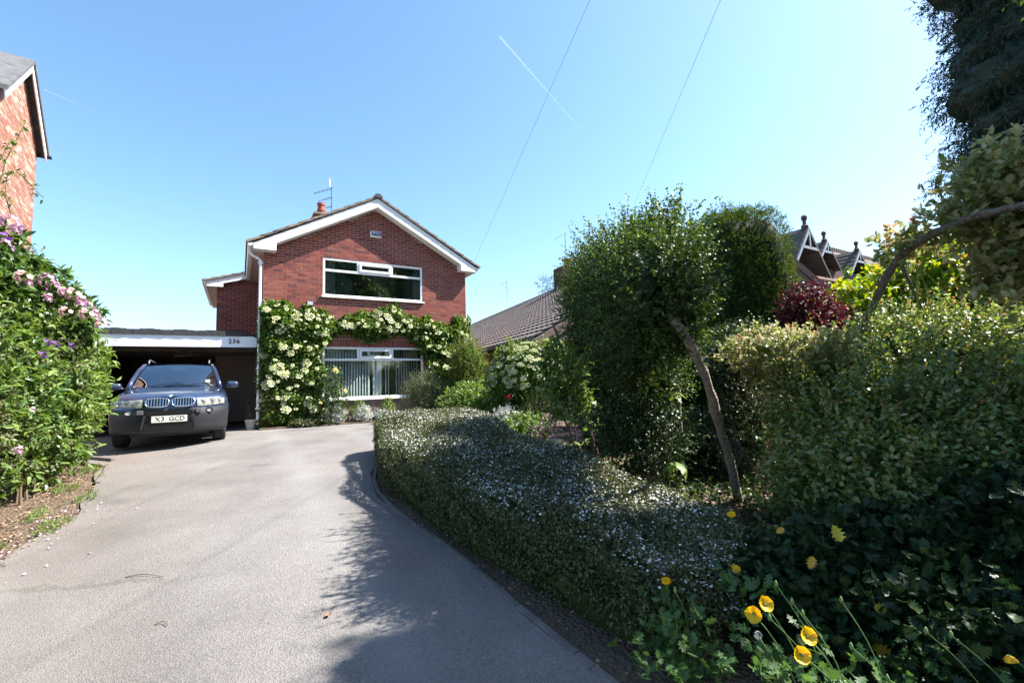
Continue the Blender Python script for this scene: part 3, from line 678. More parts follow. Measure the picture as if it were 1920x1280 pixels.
for sx in (1, -1):
    def side(s, t, sx=sx):
        b = np.array([.79-.02*s, lerp(.52, 3.5, s), 1.055]); e = np.array([.60-.05*s, lerp(1.2, 3.32, s), 1.585+.03*math.sin(math.pi*s)]); q = b+(e-b)*t; q[0] += .03*math.sin(math.pi*t); return q*np.array([sx, 1, 1])
    patch('side_window', side, 12, 5, CG)
    mb = MB(); mb.tube([(sx*.765, .45, 1.085), (sx*.735, .62, 1.24), (sx*.67, .95, 1.46), (sx*.605, 1.2, 1.585), (sx*.575, 1.6, 1.62)], [.04, .036, .034, .036, .03], 8); mb.build('pillar', PAINT, car, True)
    mb = MB(); mb.bar((sx*.79, 1.75, 1.05), (sx*.585, 1.85, 1.6), .06, .05); mb.build('pillar', BLACK, car)
    mb = MB(); mb.tube([(sx*.54, 1.3, 1.63), (sx*.545, 1.36, 1.69), (sx*.545, 1.55, 1.72), (sx*.54, 2.9, 1.71), (sx*.53, 3.1, 1.63)], .016, 8); mb.build('roof_rail', mat('rail_grey', (.2, .2, .21), .4, metal=.6), car, True)
    # mirror
    mb = MB(); mb.tube([(sx*.80, .66, 1.08), (sx*.90, .63, 1.1)], .025, 6); mr = mb.build('door_mirror', BLACK, car)
    def mir(s, t, sx=sx):
        a = 2*math.pi*s; b = math.pi*t; n = .55; cx = np.sign(math.cos(a))*abs(math.cos(a))**n; cz = np.sign(math.sin(a))*abs(math.sin(a))**n
        return np.array([sx*(.995+.115*cx*math.sin(b)**.5), .62-.075*math.cos(b), 1.135+.075*cz*math.sin(b)**.5])
    patch('mirror_shell', mir, 20, 8, PAINT, mr)
    # headlight
    fy = lambda x: -.80+.80*max(0, x-.25)**2
    def lamp(s, t, sx=sx):
        x = lerp(.405, .835, s); z0 = lerp(.735, .765, s*s); z1 = lerp(.885, .865, s); z = lerp(z0, z1, t); return np.array([sx*x, fy(x)-.012+.03*t+.01*math.cos(math.pi*(t-.5))*-1, z])
    hl = patch('headlight', lamp, 14, 6, mat('headlamp_lens', (.30, .31, .27), .12, coat=1.0, noise=(9, .35)))
    for xx, rr in ((.49, .05), (.63, .055), (.745, .04)):
        mb = MB(); c = np.array([sx*xx, fy(xx)-.010, .815]); mb.tube([c+(rr*math.cos(a), .35*max(0, xx-.4)*rr*math.cos(a)*sx*2.0, rr*math.sin(a)) for a in np.linspace(0, 2*math.pi, 17)], .006, 5, False); rg = mb.build('lamp_ring', CHROME, hl)
        mb = MB(); mb.add([c+(rr*.62*math.cos(a), -.004+.35*max(0, xx-.4)*rr*.62*math.cos(a)*sx*2.0, rr*.62*math.sin(a)) for a in np.linspace(0, 2*math.pi, 14)[:-1]], [tuple(range(13))]); mb.build('lamp_bowl', mat('lamp_bowl', (.12, .12, .11), .2), hl)
    # kidney grille
    kc = np.array([sx*.192, -.797, .822]); 
    out = []
    for a in np.linspace(0, 2*math.pi, 29):
        cx = np.sign(math.cos(a))*abs(math.cos(a))**.55; cz = np.sign(math.sin(a))*abs(math.sin(a))**.6; out.append(kc+np.array([.166*cx, -.014+.055*cz*.5+.02*max(0, sx*cx)*.6, .078*cz]))
    mb = MB(); mb.tube(out, .0135, 6, False); kg = mb.build('kidney_grille', CHROME, car, True)
    mb = MB(); mb.add([p+np.array([0, .006, 0]) for p in out[:-1]], [tuple(range(len(out)-1))]); mb.build('grille_back', BLACK, kg)
    for k in range(7):
        x = kc[0]+(-.126+.042*k); mb = MB(); mb.bar((x, -.826, .822-.07), (x, -.79, .822+.072), .009, .022, up=(0, 1, 0)); mb.build('grille_bar', CHROME, kg)
    # fog lamp, bumper details
    bx = -.825+.8*max(0, .60-.25)**2
    mb = MB(); mb.tube([(sx*.60+.052*math.cos(a), bx-.02, .655+.045*math.sin(a)) for a in np.linspace(0, 2*math.pi, 15)], .009, 5, False); fg = mb.build('fog_lamp', BLACK, car)
    mb = MB(); mb.add([(sx*.60+.046*math.cos(a), bx-.016, .655+.04*math.sin(a)) for a in np.linspace(0, 2*math.pi, 15)[:-1]], [tuple(range(14))]); mb.build('lens', mat('fog_lens', (.5, .5, .5), .1, coat=1), fg)
    mb = MB(); mb.box(sx*.43-.045, sx*.43+.045, -.842, -.80, .615, .69); mb.build('tow_cover', mat('plastic_light', (.09, .09, .095), .4), car, bevel=.006)
    mb = MB(); mb.bar((sx*.36, -.85, .60), (sx*.40, -.85, .36), .03, .02, up=(0, 1, 0)); mb.build('bumper_crease', PLAST, car)
    # wheels
    for wy in (0, 2.8):
        wl = link('wheel', None, parent=car, loc=(sx*.765, wy, .345))
        prof = [(-.112, .20), (-.115, .29), (-.098, .335), (-.06, .345), (.06, .345), (.098, .335), (.115, .29), (.112, .20)]
        mb = MB(); n = 28; vs = [(a, r*math.cos(2*math.pi*k/n), r*math.sin(2*math.pi*k/n)) for a, r in prof for k in range(n)]
        fs = [(i*n+j, i*n+(j+1) % n, (i+1)*n+(j+1) % n, (i+1)*n+j) for i in range(len(prof)-1) for j in range(n)]; mb.add(vs, fs); mb.build('tyre', RUBBER, wl, True)
        mb = MB(); 
        for k in range(10):
            a = 2*math.pi*k/10; mb.bar((sx*.095, .03*math.cos(a), .03*math.sin(a)), (sx*.088, .2*math.cos(a), .2*math.sin(a)), .035, .02, up=(1, 0, 0))
        mb.tube([(sx*.1, .2*math.cos(a), .2*math.sin(a)) for a in np.linspace(0, 2*math.pi, 25)], .012, 6, False); mb.add([(sx*.02, .2*math.cos(a), .2*math.sin(a)) for a in np.linspace(0, 2*math.pi, 25)[:-1]], [tuple(range(24))]); mb.build('rim', ALLOY, wl)
mb = MB(); mb.box(-.60, .60, -.5, 3.5, .2, .5); mb.box(-.86, .86, .46, 2.36, .28, .5); mb.build('underbody', BLACK, car)
mb = MB(); mb.box(-.34, .34, -.852, -.80, .605, .675); mb.build('upper_slot', BLACK, car); mb = MB(); mb.box(-.36, .36, -.846, -.80, .30, .455); mb.build('lower_grille', BLACK, car)
npl = MB(); npl.box(-.26, .26, -.868, -.856, .468, .582); npo = npl.build('number_plate', mat('plate_white', (.62, .62, .56), .35), car)
for c_, x_ in zip('X3GCD', (-.172, -.098, .03, .108, .186)): text_mesh('plate_letter', c_, .112, BLACK, npo, Matrix.Translation((x_, -.870, .525)) @ Matrix.Rotation(math.pi/2, 4, 'X') @ Matrix.Diagonal((.98, 1.0, 1, 1)), .002)
mb = MB(); mb.box(-.285, .285, -.857, -.83, .452, .598); mb.build('plate_holder', BLACK, car)
# badge: a round dark rim with blue and white quarters
bc = np.array([0, -.748, .932]); bn = unit(np.array([0, -.5, .86])); e1 = np.array([1.0, 0, 0]); e2 = np.cross(bn, e1)
ring = lambda r, off: [bc+bn*off+r*(e1*math.cos(a)+e2*math.sin(a)) for a in np.linspace(0, 2*math.pi, 33)[:-1]]
mb = MB(); mb.prism(ring(.041, -.004), bn*.016); bd = mb.build('badge', CHROME, car)
for k in range(4):
    mb = MB(); mb.add([bc+bn*.0135]+[bc+bn*.0135+.027*(e1*math.cos(a)+e2*math.sin(a)) for a in np.linspace(k*math.pi/2, (k+1)*math.pi/2, 7)], [tuple(range(8))]); mb.build('badge_quarter', mat('badge_blue', (.05, .2, .6), .3) if k % 2 else WHITE, bd)
for a, b in (((-.45, .36, 1.135), (.12, .42, 1.20)), ((.1, .36, 1.135), (.62, .47, 1.19))):
    mb = MB(); mb.bar(a, b, .018, .014); mb.build('wiper', BLACK, car)
mb = MB(); mb.box(-.78, .78, .5, .95, .95, 1.1); mb.build('dashboard', mat('dash_grey', (.05, .05, .052), .8), car)
mb = MB(); mb.tube([(-.36+.17*math.cos(a), .93-.06*math.sin(a), 1.12+.16*math.sin(a)) for a in np.linspace(0, 2*math.pi, 21)], .015, 6, False); mb.build('steering_wheel', BLACK, car)
SEAT = mat('seat_cloth', (.09, .085, .075), .9)
for sx in (-1, 1):
    mb = MB(); mb.box(sx*.36-.23, sx*.36+.23, 1.45, 1.6, .75, 1.28); mb.box(sx*.36-.12, sx*.36+.12, 1.5, 1.6, 1.3, 1.46); mb.build('seat', SEAT, car, bevel=.03)
mb = MB(); mb.box(-.12, .12, 1.03, 1.06, 1.47, 1.53); mb.build('interior_mirror', mat('mirror_case', (.3, .33, .34), .2, metal=.6), car, bevel=.01)
mb = MB(); mb.box(.50, .58, .552, .556, 1.19, 1.25); mb.build('windscreen_sticker', WHITE, car)

# ------------------------------------------------------------------ vegetation
G0 = lambda x, y: gz(x, y)
def leafmat(name, tints, rough=.42, tr=.3, spec=.5): return mat(name, tint=tints, rough=rough, translucent=tr, spec=spec)
LM_RHODO = leafmat('rhododendron_leaf', [(.03,.07,.018),(.05,.11,.025),(.075,.14,.03),(.1,.17,.05)], .35)
LM_BRIGHT = leafmat('bright_leaf', [(.055,.105,.02),(.095,.17,.032),(.145,.23,.05),(.2,.28,.075)], .45, .34)
LM_PRIVET = leafmat('small_grey_leaf', [(.06,.09,.03),(.1,.13,.05),(.16,.18,.08),(.2,.21,.11)], .5)
LM_HYD = leafmat('climber_leaf', [(.035,.08,.015),(.06,.12,.02),(.1,.175,.028),(.17,.25,.045)], .42, .34)
LM_COTO = leafmat('hedge_leaf', [(.03,.046,.016),(.05,.07,.024),(.08,.1,.034),(.12,.13,.055),(.12,.085,.045)], .42, .2, .45)
LM_DARK = leafmat('dark_evergreen_leaf', [(.016,.038,.011),(.024,.052,.013),(.036,.072,.016),(.06,.11,.022),(.13,.19,.036)], .45, .32, .35)
LM_YEW = leafmat('yew_needle', [(.014,.032,.009),(.024,.05,.012),(.07,.125,.02),(.15,.2,.03)], .75, .35, .15)
LM_GOLD = leafmat('golden_conifer', [(.04,.075,.015),(.07,.11,.02),(.13,.16,.025),(.24,.24,.03)], .6, .3)
LM_CONIF = leafmat('cypress_spray', [(.012,.032,.022),(.018,.045,.03),(.028,.06,.038)], .55, .15)
LM_VAR = leafmat('variegated_leaf', [(.07,.12,.03),(.12,.17,.045),(.24,.27,.1),(.4,.39,.2),(.32,.15,.08)], .45, .35)
LM_LIME = leafmat('lime_leaf', [(.09,.17,.02),(.13,.24,.025),(.2,.32,.035),(.32,.34,.05),(.36,.22,.05)], .4, .4)
LM_RED = leafmat('red_leaf', [(.022,.01,.01),(.05,.013,.014),(.1,.02,.02),(.22,.04,.03)], .5, .25, .3)
LM_SHRUB = leafmat('glossy_shrub_leaf', [(.036,.072,.018),(.07,.12,.028),(.12,.18,.045),(.21,.28,.08),(.33,.2,.1)], .34, .38, .6)
LM_HOLLY = leafmat('holly_leaf', [(.009,.024,.01),(.013,.032,.012),(.02,.045,.016),(.034,.065,.022)], .4, .14, .2)
LM_UNDER = leafmat('undergrowth_leaf', [(.012,.03,.01),(.02,.042,.012),(.03,.06,.016),(.07,.11,.03)], .45, .2, .35)
LM_TIP = leafmat('new_growth_leaf', [(.09,.15,.03),(.14,.2,.04),(.22,.24,.06),(.32,.2,.08),(.34,.12,.07)], .42, .38, .4)
LM_POPPY = leafmat('poppy_leaf', [(.035,.09,.025),(.06,.13,.03),(.09,.17,.045)], .5, .35)
LM_GREY = leafmat('silver_leaf', [(.3,.33,.3),(.42,.44,.4),(.5,.52,.48)], .7, .15)
LM_HEBE = leafmat('hebe_leaf', [(.07,.09,.035),(.1,.12,.05),(.14,.15,.07)], .5, .25)
LM_TREE = leafmat('tree_leaf', [(.02,.05,.012),(.035,.075,.018),(.055,.1,.025)], .45, .25)
BARK = mat('bark_grey', (.13, .1, .08), .95, noise=(30, .55), bump=(45, 1.0, .03)); BARK_P = mat('bark_pale', (.27, .22, .18), .9, noise=(26, .5), bump=(40, 1.0, .03)); TWIG = mat('twig_brown', (.11, .075, .05), .9, noise=(10, .3))
CREAM = mat('cream_petal', tint=[(.36,.4,.15),(.5,.52,.27),(.64,.63,.43)], rough=.6, translucent=.2); WHITEP = mat('white_petal', (.8, .8, .76), .6, translucent=.15)
D4, D5, D7 = T_diamond(.42), T_diamond(.55), T_diamond(.75); D3 = T_diamond(.26, .06); NEED = T_diamond(.16, .03)
OV4, OV6, OV3 = T_oval(.42), T_oval(.62), T_oval(.32)

def core_of(m):
    """the same leaf colours without gloss, for the dense inner growth"""
    n = m.name+'_inner'
    if n not in MATS:
        c = m.copy(); c.name = n; b = [q for q in c.node_tree.nodes if q.type == 'BSDF_PRINCIPLED'][0]; b.inputs['Roughness'].default_value = 1; b.inputs['Specular IOR Level'].default_value = 0; MATS[n] = c
    return MATS[n]
def bush(name, label, cat, blobs, n, k, slen, L, T, m, depth=.3, lumps=.13, freq=5., spread=.55, up=.25, droop=0., core=.74, group=None, p=2.0, ph=1.0, face=.45, tlo=0., thi=1., fname='foliage', clip=True, fres=18):
    """a leafy shrub: thing > foliage (leaves on shoots) and the dense inner growth"""
    c = np.mean([b[:3] for b in blobs], 0); t = thing(name, label, cat, (c[0], c[1], float(gz(c[0], c[1]))), 0, group); off = np.array(t.location)
    zm = (lambda x, y: gz(x, y)+.03) if clip else None
    P, N = blob_pts(blobs, n, depth, lumps, freq, zm, p, ph)
    stuff(fol_obj(fname, [shoots(P-off, N, k, slen, L, T, spread, up, droop, face, tlo, thi)], m, t))
    if core:
        V, Fq = blob_core(blobs, core, lumps, freq, p, ph, fres, (lambda x, y: gz(x, y)-.05) if clip else None); V = V-off; nv = len(V)
        link('inner_growth', np_mesh('inner_growth', V, Fq, rng.uniform(0, .5, nv), True), core_of(m), t)
    return t, off
def dome(name, label, cat, xy, r, h, n, k, slen, L, T, m, **kw):
    z = float(gz(*xy)); return bush(name, label, cat, [(xy[0], xy[1], z+h*.45, r, r, h*.55)], n, k, slen, L, T, m, **kw)

# ---- flower meshes shared between heads
def flower_head_hyd(seed):
    q = np.random.default_rng(seed); n = 60; a = q.uniform(0, 6.28, n); r = .075*np.sqrt(q.uniform(0, 1, n)); pos = np.stack([r*np.cos(a), r*np.sin(a), .02-3*r*r+q.uniform(-.006, .006, n)], -1)
    A = inst(T_flower(4, .9, .1), pos, unit(np.stack([np.cos(a), np.sin(a), 0*a], -1)), np.tile([0, 0, 1.0], (n, 1)), q.uniform(.016, .024, n), q.uniform(0, .5, n))
    n = 11; a = np.arange(n)/n*6.28+q.uniform(-.2, .2, n); r = .088+q.uniform(-.012, .012, n); pos = np.stack([r*np.cos(a), r*np.sin(a), -.012+q.uniform(-.012, .012, n)], -1)
    B = inst(T_flower(4, 1.0, .05), pos, unit(np.stack([np.cos(a), np.sin(a), 0*a], -1)), unit(np.tile([0, 0, 1.0], (n, 1))+q.normal(size=(n, 3))*.3), q.uniform(.04, .055, n), q.uniform(.6, 1, n))
    me = np_mesh('flower_head', *join_np([A, B])); me.materials.append(CREAM); return me
HYD_HEADS = [flower_head_hyd(s) for s in (1, 2, 3)]
def orient(o, nrm, s):
    q = Vector(nrm).to_track_quat('Z', 'Y'); o.rotation_mode = 'QUATERNION'; o.rotation_quaternion = q; o.scale = (s, s, s)

# ---- the climbing hydrangea on the front wall
hyd = thing('climbing_hydrangea', 'climbing hydrangea with cream flower heads covering the lower front wall', 'climbing plant', hw(0, 0, 0), YAW)
def hyd_thick(u, z):
    """how far the growth stands off the wall, or <=0 where the wall is bare"""
    up_e = 3.06+.16*np.sin(u*2.3+.4)+.08*np.sin(u*6.1)+.06*np.sin(u*13+1)-.12*(u > 4.9)
    lo_e = np.where(u < 1.42+.1*np.sin(z*6), .0, np.where(u > 4.28+.12*np.sin(z*5+1), .05, 2.34+.12*np.sin(u*4.0)-.30*np.clip(1.95-u, 0, 1)-.34*np.clip(u-3.7, 0, .7)))
    d = np.minimum(np.minimum(up_e-z, (z-lo_e)*1.0), np.minimum(u+.08, 5.82-u)*1.2)
    return d
m_ = 24000; uu = rng.uniform(-.08, 5.85, m_); zz = rng.uniform(0, 3.4, m_); dd = hyd_thick(uu, zz); kp = dd > 0; uu, zz, dd = uu[kp], zz[kp], dd[kp]
kp = ~((zz < .95) & (uu < .35) & (rng.uniform(0, 1, len(uu)) < .75)); uu, zz, dd = uu[kp], zz[kp], dd[kp]
th = np.clip(dd*1.0, .05, .32)*(.75+.35*np.sin(uu*5+zz*3)*np.sin(zz*7-uu*2)); vv = -th*rng.uniform(.15, 1, len(uu))**.6
P = np.stack([uu, vv, zz], -1); N = unit(np.stack([.25*np.sin(uu*7+zz*5), -np.ones_like(uu), .35+.3*np.sin(zz*9+uu*4)], -1))
stuff(fol_obj('foliage', [shoots(P, N, 3, .09, .085, OV6, .5, .1, .25, .5)], LM_HYD, hyd))
st = MB()
for (u0, z0, path) in ((.45, 0, [(.5, 1), (.42, 2), (.8, 2.7)]), (.75, 0, [(.9, .9), (1.0, 2.0), (1.6, 2.7), (3, 2.75), (4.2, 2.8)]), (5.2, 0, [(5.1, 1), (5.0, 2), (4.7, 2.7)]), (4.7, 0, [(4.75, 1.2), (5.2, 2.2)])):
    limb(st, [(u0, -.06, z0)]+[(a, -.05, b) for a, b in path], .022, .008, 6)
st.build('stem', TWIG, hyd)
k = 0
while k < 185:
    u = random.uniform(0, 5.7); z = random.uniform(.15, 3.2); d = float(hyd_thick(np.array([u]), np.array([z]))[0])
    wgt = 1.0 if z > 2.6 and u < 3.6 else (.45 if u < 1.5 and z > .7 else .3)
    if d < .02 or random.random() > wgt: continue
    t_ = min(max(d, .08), .32)
    o = link('flower_head', HYD_HEADS[k % 3], None, hyd, (u, -t_-random.uniform(.0, .08), z)); orient(o, (random.uniform(-.3, .4), -1, random.uniform(.35, 1.3)), random.choice((.35, .5, .6, .75, .9, 1.15))); k += 1

# ---- left boundary hedge: three kinds of shrub grown together
LH = [(-6.78, 6.72, 1.72, .5, .55, 1.2), (-6.45, 6.0, 1.8, .5, .75, 1.42), (-6.2, 5.2, 1.9, .5, .8, 1.65), (-5.95, 4.4, 1.9, .6, .9, 1.75), (-5.7, 3.5, 1.9, .6, .9, 1.8)]
tl = thing('mixed_hedge', 'tall mixed green hedge along the left side of the drive', 'hedge', (-6.2, 5.2, float(gz(-6.2, 5.2)))); off = np.array(tl.location)
P, N = blob_pts(LH, 8200, .3, .1, 6, lambda x, y: gz(x, y)+.12)
sel = rng.uniform(0, 1, len(P))+.25*np.sin(P[:, 1]*3+P[:, 2]*2.2)+.2*np.sin(P[:, 2]*5)
far = (P[:, 1] > 6.35) & (sel > .25); a_ = (sel > .72) & ~far; b_ = far | ((sel <= .72) & (sel > .42)); c_ = ~(a_ | b_)
stuff(fol_obj('lance_leaves', [shoots(P[b_]-off, N[b_], 7, .2, .105, OV3, .45, .2, .05, .5)], LM_BRIGHT, tl))
stuff(fol_obj('small_leaves', [shoots(P[c_]-off, N[c_], 15, .2, .045, D5, .6, .2, .0, .6)], LM_PRIVET, tl))
stuff(fol_obj('broad_leaves', [shoots(P[a_]-off, N[a_], 7, .16, .085, OV4, .55, .2, .1, .6)], LM_RHODO, tl))
V, Fq = blob_core(LH, .72, .1, 6, zmin=lambda x, y: gz(x, y)-.05); link('inner_growth', np_mesh('inner_growth', V-off, Fq, rng.uniform(0, .3, len(V)), True), core_of(LM_RHODO), tl)
mb = MB()
for k in range(26):
    y = random.uniform(3.6, 6.8); x = np.interp(y, [3.5, 6.72], [-5.45, -6.5])+random.uniform(-.25, .15); limb(mb, [(x-off[0], y-off[1], gz(x, y)-off[2]-.05), (x-off[0]-.1, y-off[1]+random.uniform(-.2, .2), .5), (x-off[0]-.3, y-off[1]+random.uniform(-.3, .3), 1.2)], .018, .008, 5)
mb.build('stem', TWIG, tl)

def truss(seed, cols):
    q = np.random.default_rng(seed); n = 11; D = unit(q.normal(size=(n, 3))+np.array([0, 0, .7])); D[:, 2] = np.abs(D[:, 2])*.9-.1; D = unit(D)
    v, f, t = inst(T_flower(5, 1.0, .22), D*q.uniform(.035, .075, (n, 1)), unit(np.cross(D, q.normal(size=(n, 3)))), unit(D+q.normal(size=(n, 3))*.35), q.uniform(.04, .075, n), q.uniform(0, 1, n)); me = np_mesh('flower_truss', v, f, t); me.materials.append(cols); return me
PINK = mat('pink_petal', tint=[(.44,.2,.32),(.56,.33,.45),(.66,.45,.54)], rough=.6, translucent=.3); PURP = mat('purple_petal', tint=[(.1,.03,.2),(.2,.07,.32),(.3,.14,.42)], rough=.6, translucent=.25); FADED = mat('faded_petal', tint=[(.5,.3,.27),(.6,.42,.4),(.45,.22,.2)], rough=.7, translucent=.2)
TR = [truss(1, PINK), truss(2, PINK), truss(3, FADED), truss(4, PURP)]
rh = thing('rhododendron', 'rhododendron with pink and purple blooms at the top of the left hedge', 'rhododendron', (-6.4, 6.0, float(gz(-6.4, 6.0)))); off = np.array(rh.location)
RB = [(-6.3, 6.25, 2.62, .42, .45, .42), (-6.15, 5.6, 2.85, .45, .5, .5), (-6.0, 4.9, 3.0, .45, .5, .55)]
P, N = blob_pts(RB, 420, .3, .15, 5); stuff(fol_obj('foliage', [shoots(P-off, N, 9, .07, .14, OV3, .5, .15, .25, .4, open_=1.4)], LM_RHODO, rh))
mb = MB(); limb(mb, [(0-.0, .2, 0), (-.1, .1, 1.2), (.1, .25, 2.2)], .04, .02, 6); limb(mb, [(-.1, .1, 1.2), (.25, -.5, 2.2)], .03, .015, 6); mb.build('stem', TWIG, rh)
HP = [(88, 527, 0), (100, 540, 0), (118, 548, 2), (132, 552, 2), (150, 568, 1), (165, 575, 0), (178, 590, 1), (158, 590, 2), (120, 585, 2), (90, 560, 1), (20, 418, 0), (30, 432, 1), (8, 460, 0), (40, 520, 2), (52, 530, 1), (185, 610, 2), (105, 645, 3), (90, 642, 3), (135, 648, 3), (80, 665, 3), (12, 445, 3), (60, 770, 1), (35, 845, 1), (190, 605, 0)]
for (px, py, c) in HP:
    y = np.interp(px, [0, 40, 100, 205], [4.75, 5.0, 5.55, 6.4]); p = at(px, py, y-.05); o = link('flower_truss', TR[c], None, rh, p-off); orient(o, (.7, -.5, .7), random.uniform(.7, 1.2)*(.62 if py > 700 or c == 3 else 1))
# long wild shoots above the hedge
wr = thing('bramble_shoots', 'long thin leafy shoots arching above the left hedge', 'shoots', (-5.7, 5.0, float(gz(-5.7, 5)))); off = np.array(wr.location); fp = []
for pts in ([(0, 345, 4.7), (12, 300, 4.75), (30, 265, 4.8), (48, 228, 4.85)], [(0, 330, 4.7), (30, 322, 4.8), (60, 350, 4.9), (80, 370, 5.0)], [(0, 300, 4.7), (20, 262, 4.8)], [(20, 400, 4.8), (10, 360, 4.75), (16, 320, 4.75)]):
    q = [at(*p)-off for p in pts]; mb = MB(); limb(mb, q, .006, .003, 5); mb.build('shoot', TWIG, wr)
    Q = np.concatenate([np.linspace(a, b, 5)[:-1] for a, b in zip(q, q[1:])]+[[q[-1]]]); fp.append(shoots(Q, np.tile([.3, -.3, .3], (len(Q), 1)), 3, .03, .055, OV4, .9, .1))
stuff(fol_obj('foliage', fp, LM_BRIGHT, wr))

# ---- clipped hedge with tiny white flowers
HF_ = np.array([(-2.2, 7.75), (-2.1, 7.15), (-1.62, 5.75), (-.72, 4.45), (.02, 3.52), (.66, 2.78), (1.02, 2.5)]); HB_ = np.array([(-1.4, 8.5), (-.35, 7.6), (.12, 6.25), (.76, 5.1), (1.25, 4.1), (1.5, 3.4), (1.62, 2.95)])
hd = thing('clipped_hedge', 'low clipped hedge dotted with tiny white flowers along the kerb', 'hedge', (-.3, 5.2, float(gz(-.3, 5.2)))); off = np.array(hd.location)
def hedge_pt(s, w):
    k = s*(len(HF_)-1); i = np.clip(k.astype(int), 0, len(HF_)-2); f = (k-i)[:, None]; a = HF_[i]*(1-f)+HF_[i+1]*f; b = HB_[i]*(1-f)+HB_[i+1]*f; return a*(1-w[:, None])+b*w[:, None]
def hedge_h(s, w): return (.64-.2*s+.028*np.sin(s*19+w*5)+.015*np.sin(s*41+w*11)+.012*np.sin(w*17+s*7))*(1-.13*np.clip(1-w/.07, 0, 1)**2-.2*np.clip((w-.9)/.1, 0, 1)**2)*(1-.55*np.clip((.05-s)/.05, 0, 1)**2-.5*np.clip((s-.93)/.07, 0, 1)**2)
n_ = 21000; s_ = rng.uniform(0, 1, n_); w_ = rng.uniform(0, 1, n_); xy = hedge_pt(s_, w_); P = np.column_stack([xy, gz(xy[:, 0], xy[:, 1])+hedge_h(s_, w_)-.03*rng.uniform(0, 1, n_)]); N = np.tile([0., 0, 1], (n_, 1))+rng.normal(size=(n_, 3))*.25
n2 = 9500; s2 = rng.uniform(0, 1, n2); xy2 = hedge_pt(s2, np.zeros(n2)); t2 = rng.uniform(.02, 1, n2); dn = unit(np.column_stack([-np.ones(n2)*.8, -np.ones(n2)*.6])); bul = (.05*np.sin(math.pi*t2)+.035*np.sin(s2*37+t2*9)-.06*(1-t2))
P2 = np.column_stack([xy2+dn*bul[:, None], gz(xy2[:, 0], xy2[:, 1])+hedge_h(s2, np.full(n2, .02))*t2]); N2 = np.column_stack([dn, .25*np.ones(n2)])
n3 = 2600; s3 = rng.uniform(0, .045, n3)*rng.uniform(0, 1, n3); w3 = rng.uniform(0, 1, n3); xy3 = hedge_pt(s3, w3); t3 = rng.uniform(.05, 1, n3); P3 = np.column_stack([xy3, gz(xy3[:, 0], xy3[:, 1])+hedge_h(s3, w3)*t3]); N3 = np.tile([-.3, .8, .2], (n3, 1))
PA = np.concatenate([P, P2, P3])-off; NA = unit(np.concatenate([N, N2, N3]))
stuff(fol_obj('foliage', [shoots(PA, NA, 5, .06, .026, D5, .65, .15, 0, .7, open_=1.1)], LM_COTO, hd))
kp = rng.uniform(0, 1, n_) < .5*(.6+.5*np.sin(s_*23+w_*4)*np.sin(w_*9+1)); F1 = P[kp]-off+np.array([0, 0, .028]); F2 = P2[rng.uniform(0, 1, n2) < .02]-off; FP = np.concatenate([F1, F2, F1+rng.normal(size=F1.shape)*[.03, .03, .006]]); fn = unit(rng.normal(size=(len(FP), 3))*.35+[0, 0, 1])
stuff(fol_obj('white_flowers', [inst(T_flower(5, 1.0, .15), FP, unit(np.cross(fn, rdir(len(FP)))), fn, rng.uniform(.012, .021, len(FP)), rng.uniform(0, 1, len(FP)))], WHITEP, hd))
ss = np.linspace(.012, .985, 60); core = []
for s in ss:
    for (w, hh) in ((.03, 0.), (.0, .35), (.05, .82), (.2, .93), (.5, .95), (.8, .93), (.97, .7), (1., 0.)):
        q = hedge_pt(np.array([s]), np.array([w]))[0]; core.append((q[0], q[1], gz(*q)+float(hedge_h(np.array([s]), np.array([w]))[0])*hh-.035))
k = 8; link('inner_growth', np_mesh('inner_growth', np.array(core)-off, np.array([(i*k+j, (i+1)*k+j, (i+1)*k+j+1, i*k+j+1) for i in range(len(ss)-1) for j in range(k-1)]), rng.uniform(0, .4, len(core)), True), core_of(LM_COTO), hd)

# ---- plants in the bed against the house
bedm = MB(); bedm.prism([hw(-.05, -.42, -.02), hw(3.6, -.5, -.02), hw(6.6, -1.6, -.02), hw(7.2, 0, -.02), hw(-.05, 0, -.02)], (0, 0, .06)); structure(bedm.build('flower_bed', SOIL))
def fl(u, v): p = hw(u, v, 0); return (p[0], p[1])
dome('low_sedum', 'low green clump at the foot of the wall left of the lower window', 'plant', fl(.95, -.3), .32, .2, 260, 5, .05, .05, OV6, LM_HEBE, core=.7)
for k, (u, h, lab) in enumerate(((1.75, .42, 'silver leaved plant in the bed nearest the climbing hydrangea'), (2.45, .4, 'rounder silver leaved plant under the middle of the lower window'), (2.95, .26, 'smallest silver leaved plant by the end of the clipped hedge'))):
    dome('silver_plant', lab, 'plant', fl(u, -.28), .2, h, 150, 7, .12, .05, D4, LM_GREY, up=.7, core=.5, group='silver leaved plants under the window')
dome('young_perennial', 'small fresh green plant below the lower window sill', 'plant', fl(2.35, -.12), .16, .55, 60, 5, .1, .07, OV4, LM_BRIGHT, up=.5, core=0)
dome('young_perennial', 'light green leafy tuft under the right half of the lower window', 'plant', fl(3.15, -.2), .16, .6, 70, 5, .1, .07, OV4, LM_BRIGHT, up=.5, core=0)
rs, off = dome('yellow_rose', 'rose bush with pale yellow blooms left of the lower window', 'rose', fl(1.62, -.32), .36, 1.55, 330, 5, .12, .055, OV6, LM_DARK, core=0, depth=.8)
YROSE = mat('yellow_petal_pale', tint=[(.7,.6,.25),(.76,.7,.4)], rough=.6, translucent=.25)
